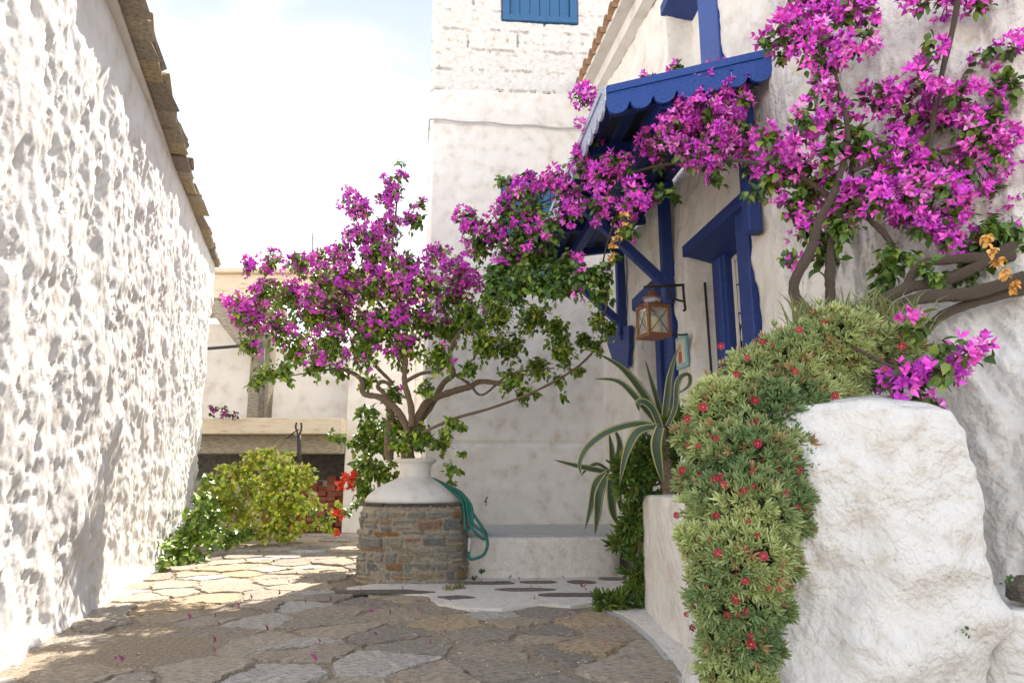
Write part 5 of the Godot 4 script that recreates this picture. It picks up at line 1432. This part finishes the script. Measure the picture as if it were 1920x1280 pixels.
	for k in 34:   # small half open ones
		var b: Array = blobs[R.randi() % blobs.size()]
		spots.append([b[0] + R.randf_range(-0.8, 0.8) * b[3], b[1] + R.randf_range(-0.8, 0.8) * b[3], b[2] + b[3], -1.0])
	for p in spots:
		var c := Vector3(p[0], p[1], p[2])
		# set each flower just outside the leafy surface, on the side it shows
		var eye := (Vector3(0, 1.1, 0) - c).normalized()
		var best := 0.0
		for b in blobs:
			var q := Vector3(b[0], b[1], b[2]) - c
			var tt := q.dot(eye)
			var rr: float = b[3] * 1.06
			var dd := q.length_squared() - tt * tt
			if dd < rr * rr:
				best = maxf(best, tt + sqrt(rr * rr - dd))
		var f := hang(flower, "flower", mats[0], o) if p[3] > 0.0 else hang(flower, "flower_bud", mats[R.randi() % 3], o)
		f.transform = Transform3D(toward((eye + rand_dir() * 0.45).normalized(), rand_dir(), R.randf_range(0.022, 0.04)), c + eye * (best + 0.02))
		if p[3] < 0.0:
			f.scale *= R.randf_range(0.35, 0.65)
	var tr := thing("trailing_succulent", "bright green finger leaved succulent trailing down beside the bench to the paving", "succulent")
	var tb := [[1.15, 1.32, -5.95, 0.139, 0], [1.33, 1.23, -6.04, 0.160, 0], [1.06, 1.19, -5.97, 0.130, 0], [1.00, 1.08, -6.02, 0.112, 0], [1.23, 1.06, -6.05, 0.132, 0], [1.41, 1.10, -6.03, 0.112, 0], [1.12, 0.96, -6.21, 0.125, 0], [1.07, 0.78, -6.23, 0.116, 0], [1.10, 0.62, -6.30, 0.108, 0], [1.02, 0.69, -6.21, 0.068, 0], [1.10, 0.46, -6.26, 0.097, 0], [1.08, 0.31, -6.24, 0.097, 0], [1.09, 0.21, -6.21, 0.077, 0], [1.03, 0.11, -6.26, 0.078, 0], [0.90, 0.08, -6.20, 0.067, 0], [0.79, 0.09, -6.20, 0.058, 0], [1.34, 1.37, -5.99, 0.112, 0], [1.39, 1.55, -5.95, 0.102, 0], [0.94, 1.19, -5.95, 0.083, 0], [0.93, 0.55, -6.26, 0.039, 0], [1.41, 1.60, -6.03, 0.075, 0]]
	for v in 2:
		var mesh := tuft_mesh(7, 0.1, 1.15, 190 + v)
		var xf := []
		var cols := []
		for b in tb:
			var c := Vector3(b[0], b[1], b[2])
			for k in int(900.0 * b[3] * b[3]) + 9:
				var d := rand_dir()
				d.z = absf(d.z)
				xf.append(Transform3D(toward((d + Vector3(0, 0.35, 0.2)).normalized(), rand_dir(), R.randf_range(0.08, 0.125)), c + d * b[3] * R.randf_range(0.3, 0.9)))
				cols.append([Color(0.075, 0.15, 0.025), Color(0.12, 0.2, 0.03), Color(0.05, 0.105, 0.02), Color(0.17, 0.22, 0.04)][R.randi() % 4])
		multi("fleshy_leaves", mesh, M.flesh, xf, cols, tr)
	stems("stem", [[[Vector3(1.146, 1.100, -6.200), Vector3(1.089, 0.827, -6.200), Vector3(1.104, 0.604, -6.200), Vector3(1.077, 0.340, -6.200), Vector3(1.043, 0.166, -6.200), Vector3(0.859, 0.080, -6.200)], 0.02, 0.012]], M.bark, tr)
	stems("stem", [[[Vector3(1.307, 0.970, -5.900), Vector3(1.294, 1.188, -5.900), Vector3(1.277, 1.409, -5.900), Vector3(1.265, 1.543, -5.900)], 0.06, 0.05]], M.bark, tr)

# ---------------------------------------------------------------- shrubs
func build_shrubs() -> void:
	R.seed = 404
	var o := thing("yellow_green_shrub", "bushy yellow green sunlit shrub against the left wall at the alley end", "shrub")
	var blobs := [[-4.39, 1.47, -12.56, 0.254, 0], [-3.92, 1.32, -12.04, 0.262, 0], [-4.55, 1.37, -12.25, 0.247, 0], [-4.78, 1.19, -12.17, 0.284, 0], [-3.74, 1.19, -12.37, 0.231, 0], [-4.17, 1.10, -12.29, 0.344, 0], [-4.65, 0.91, -12.61, 0.392, 0], [-3.77, 0.92, -12.21, 0.323, 0], [-4.88, 1.01, -11.99, 0.242, 0], [-4.94, 0.73, -12.44, 0.329, 0], [-4.15, 0.66, -12.06, 0.375, 0], [-3.55, 1.10, -12.39, 0.135, 0], [-3.86, 0.51, -12.30, 0.325, 0], [-4.74, 0.41, -12.59, 0.352, 0], [-5.17, 0.65, -12.34, 0.249, 0], [-3.57, 0.65, -12.38, 0.212, 0], [-3.27, 0.65, -12.13, 0.113, 0], [-3.67, 0.29, -12.34, 0.192, 0], [-4.15, 0.26, -12.13, 0.245, 0], [-3.44, 0.33, -12.48, 0.097, 0], [-3.13, 0.51, -12.31, 0.077, 0], [-3.04, 0.22, -12.04, 0.075, 0], [-2.99, 0.66, -12.11, 0.056, 0], [-5.15, 1.05, -12.21, 0.247, 0], [-5.08, 0.55, -12.47, 0.291, 0], [-4.58, 0.22, -12.08, 0.244, 0], [-5.38, 0.92, -12.45, 0.174, 0], [-3.24, 0.33, -12.41, 0.116, 0], [-3.33, 0.75, -12.01, 0.131, 0], [-4.00, 1.47, -12.42, 0.174, 0], [-4.38, 1.50, -12.01, 0.149, 0], [-3.51, 1.28, -12.04, 0.131, 0], [-3.95, 0.15, -12.37, 0.192, 0]]
	var g := bush(blobs, {"leaf": 0.085, "kl": 27.0, "droop": 0.1})
	stems("stem", [[[Vector3(-4.288, 0.071, -12.300), Vector3(-4.218, 0.381, -12.300), Vector3(-4.064, 0.828, -12.300), Vector3(-3.717, 1.191, -12.300)], 0.03, 0.012], [[Vector3(-4.333, 0.071, -12.300), Vector3(-4.506, 0.559, -12.300), Vector3(-4.639, 1.100, -12.300)], 0.03, 0.012], [[Vector3(-4.289, 0.098, -12.300), Vector3(-4.043, 0.514, -12.300), Vector3(-3.850, 1.100, -12.300), Vector3(-3.821, 1.374, -12.300)], 0.025, 0.01], [[Vector3(-4.846, 0.203, -12.300), Vector3(-4.736, 0.559, -12.300), Vector3(-4.572, 0.828, -12.300)], 0.02, 0.008]], mat(lin(0.4, 0.27, 0.14), 0.8), o)
	scatter("leaf", "leaves", leaf_mesh(0.75), M.leaf, [Color(0.5, 0.6, 0.05), Color(0.66, 0.68, 0.07), Color(0.3, 0.45, 0.04), Color(0.62, 0.62, 0.09), Color(0.44, 0.54, 0.05), Color(0.34, 0.46, 0.04), Color(0.58, 0.45, 0.2)], g[0], 120, o)
	var lo := thing("leafy_creeper", "low dark green creeper spreading from the foot of the sunlit left wall", "creeper")
	g = bush([[-4.37, 1.10, -10.08, 0.110, 0], [-4.46, 0.80, -10.34, 0.193, 0], [-4.38, 0.59, -9.94, 0.201, 0], [-4.33, 0.50, -10.28, 0.224, 0], [-4.42, 0.39, -9.75, 0.182, 0], [-4.27, 0.32, -9.76, 0.228, 0], [-4.39, 0.21, -9.41, 0.175, 0], [-4.26, 0.11, -9.45, 0.176, 0], [-4.25, 0.14, -8.86, 0.110, 0], [-4.41, 0.04, -9.42, 0.117, 0], [-4.37, 0.30, -10.50, 0.212, 0], [-4.25, 0.27, -10.79, 0.201, 0], [-4.27, 0.07, -9.80, 0.107, 0], [-4.29, 0.22, -11.56, 0.144, 0], [-4.36, 0.24, -9.07, 0.085, 0]], {"leaf": 0.1, "kl": 30.0, "droop": 0.3})
	scatter("leaf", "leaves", leaf_mesh(0.7), M.leaf, [Color(0.09, 0.17, 0.02), Color(0.15, 0.25, 0.025), Color(0.23, 0.33, 0.035)], g[0], 120, lo)
	var tv := thing("trumpet_vine", "green trumpet vine with orange flowers behind the stone pedestal", "vine")
	g = bush([[-1.91, 2.03, -9.53, 0.133, 0], [-1.91, 1.79, -9.26, 0.187, 0], [-1.74, 1.81, -9.45, 0.176, 0], [-1.99, 1.59, -9.34, 0.218, 0], [-1.77, 1.52, -9.29, 0.246, 0], [-1.84, 1.24, -9.33, 0.247, 0], [-2.00, 1.24, -9.45, 0.191, 0], [-1.66, 1.17, -9.34, 0.203, 0], [-1.90, 1.00, -9.35, 0.203, 0], [-2.12, 1.58, -9.25, 0.086, 0], [-2.33, 1.67, -9.53, 0.059, 0], [-2.07, 1.10, -9.46, 0.103, 0], [-1.72, 0.89, -9.52, 0.148, 0], [-1.97, 0.86, -9.37, 0.102, 0], [-2.11, 0.78, -9.54, 0.059, 0], [-2.18, 0.69, -9.41, 0.044, 0], [-2.45, 1.70, -9.44, 0.044, 0], [-2.61, 0.69, -9.43, 0.059, 0], [-2.48, 0.58, -9.50, 0.059, 0]], {"leaf": 0.1, "kl": 30.0, "droop": 0.5})
	scatter("leaf", "leaves", leaf_mesh(0.6), M.leaf, [Color(0.08, 0.16, 0.02), Color(0.15, 0.26, 0.025), Color(0.27, 0.36, 0.035)], g[0], 120, tv)
	var om := tinted(flower_mesh(0.55), Color(0.75, 0.09, 0.035))
	for p in [[-2.14, 1.08, -9.20, 0.085, 12], [-2.07, 1.15, -9.20, 0.042, 5], [-2.22, 1.02, -9.20, 0.057, 4], [-2.24, 0.68, -9.20, 0.042, 4], [-2.24, 0.46, -9.20, 0.035, 2]]:
		for k in p[4]:
			var f := hang(om, "flower", M.petal, tv)
			f.transform = Transform3D(toward((rand_dir() + Vector3(-0.2, 0.1, 0.6)).normalized(), rand_dir(), 0.13), Vector3(p[0], p[1], p[2]) + rand_dir() * p[3])
	var pp := thing("purple_shrub", "small dark purple flowering plant on the concrete balcony edge", "plant")
	g = bush([[-6.34, 2.51, -14.59, 0.136, 0.5], [-6.14, 2.55, -14.56, 0.158, 0.6], [-5.95, 2.47, -14.55, 0.102, 0.5], [-5.82, 2.44, -14.57, 0.068, 0.3]], {"leaf": 0.08, "flower": 0.09, "kl": 10.0, "kf": 8.0})
	scatter("leaf", "leaves", leaf_mesh(), M.leaf, [Color(0.06, 0.02, 0.035), Color(0.1, 0.03, 0.06)], g[0], 30, pp)
	scatter("flower", "flowers", tinted(flower_mesh(), Color(0.25, 0.03, 0.16)), M.petal, [Color(1, 1, 1)], g[1], 30, pp)

func grass(called: String, label: String, spots: Array, h: float, per: int, col: Color) -> void:
	var st := new_st()
	st.set_smooth_group(-1)
	for s in spots:
		for k in per:
			var p: Vector3 = s + Vector3(R.randf_range(-0.06, 0.06), 0, R.randf_range(-0.05, 0.05))
			var d := Vector3(R.randf_range(-0.8, 0.8), 1, R.randf_range(-0.4, 0.6)).normalized()
			var l := h * R.randf_range(0.5, 1.1)
			var w := Vector3(0.0035, 0, 0.001)
			st.set_color(col.lerp(Color(0.3, 0.27, 0.12), R.randf() * 0.6))
			var m := p + d * l * 0.6
			var e := p + d * l + Vector3(d.x * 0.3 * l, -0.12 * l, 0)
			quad(st, p - w, m - w, m + w, p + w)
			tri(st, m - w, e, m + w)
	kind(tag(put(st, called, M.flesh), label, "grass"), "stuff")

func build_details() -> void:
	R.seed = 505
	grass("dry_grass", "wispy grass growing round the bougainvillea trunks in the right bed", [Vector3(1.417, 1.840, -3.300), Vector3(1.507, 1.826, -3.300), Vector3(1.640, 1.853, -3.300), Vector3(1.713, 1.800, -3.300), Vector3(1.795, 1.840, -3.300), Vector3(1.870, 1.813, -3.300), Vector3(1.928, 1.866, -3.300), Vector3(1.970, 1.786, -3.300), Vector3(1.812, 1.760, -3.300), Vector3(1.693, 1.866, -3.300)], 0.2, 26, Color(0.09, 0.14, 0.03))
	grass("grass_tuft", "small grass tuft at the right foot of the stone pedestal", [Vector3(-0.624, 0.000, -7.235) + Vector3(0, 0.03, 0), Vector3(-0.523, 0.000, -7.302) + Vector3(0, 0.03, 0)], 0.09, 40, Color(0.13, 0.13, 0.04))
	# weeds at the foot of the bench and in the buttress
	var k := 0
	for w in [[Vector3(-0.390, 0.062, -7.920), 0.13, "spindly weed at the foot of the bench next to the pedestal"], [Vector3(-0.029, 0.045, -7.920), 0.05, "tiny weed at the foot of the bench below the hose"], [Vector3(1.673, 0.548, -2.720), 0.035, "dark little weed rooted in the white wall at lower right"], [Vector3(1.779, 0.741, -2.600), 0.045, "mossy green weed beside the dark stones on the ledge"], [Vector3(-0.296, 0.856, -7.900), 0.07, "leafy shoot on the white wall right of the hose"]]:
		var o := thing("weed", w[2], "weed", "weeds rooted in the walls")
		var g := bush([[w[0].x, w[0].y, w[0].z, w[1] * 0.55, 0.0], [w[0].x + w[1] * 0.3, w[0].y + w[1] * 0.5, w[0].z, w[1] * 0.4, 0.0]], {"leaf": w[1] * 0.3, "kl": 4.0})
		for q in g[0]:
			hang(k_leaf, "leaf", weed_mat(), o).transform = q[0]
		k += 1
	# fallen petals on the paving
	var pm := tinted(flower_mesh(1.1), Color(0.4, 0.03, 0.22))
	var places := ["by the foot of the trailing succulent", "on the limewashed apron left of the succulent", "on the kerb beside the succulent", "at the foot of the bench", "on the left edge of the limed apron", "on the paving before the pedestal"]
	var px := []
	var pc := []
	for q in 46:
		var z := R.randf_range(4.4, 9.0)
		px.append(Transform3D(toward(Vector3(R.randf_range(-0.4, 0.4), 1, R.randf_range(-0.4, 0.4)), Vector3.RIGHT, R.randf_range(0.03, 0.06)), Vector3(R.randf_range(-2.6, 0.75), 0.032, -z)))
		pc.append([Color(1, 1, 1), Color(0.9, 1.6, 0.8), Color(0.7, 0.8, 0.6)][R.randi() % 3])
	var sc := multi("fallen_petals", leaf_mesh(0.8, 0.3, 0.2), mat(lin(0.45, 0.08, 0.28), 0.7, null, Vector3.ONE, null, 0.0, true), px, pc, self)
	tag(sc, "faded pink petals scattered over the paving under the bougainvilleas", "petals")
	var i := 0
	for p in [Vector3(0.929, 0.000, -6.443), Vector3(0.714, 0.000, -7.336), Vector3(0.881, 0.000, -6.365), Vector3(0.048, 0.000, -8.173), Vector3(-0.101, 0.000, -8.089), Vector3(-1.122, 0.000, -5.940)]:
		var f := hang(pm, "fallen_flower", M.petal)
		f.transform = Transform3D(toward(Vector3(R.randf_range(-0.3, 0.3), 1, R.randf_range(-0.2, 0.4)), Vector3.RIGHT, 0.07), p + Vector3(0, 0.055, 0))
		tag(f, "fallen magenta flower lying " + places[i], "flower", "fallen flowers on the ground")
		i += 1

var k_leaf := leaf_mesh()
var _wm: StandardMaterial3D
func weed_mat() -> StandardMaterial3D:
	if _wm == null:
		_wm = mat(lin(0.05, 0.11, 0.02), 0.5)
	return _wm
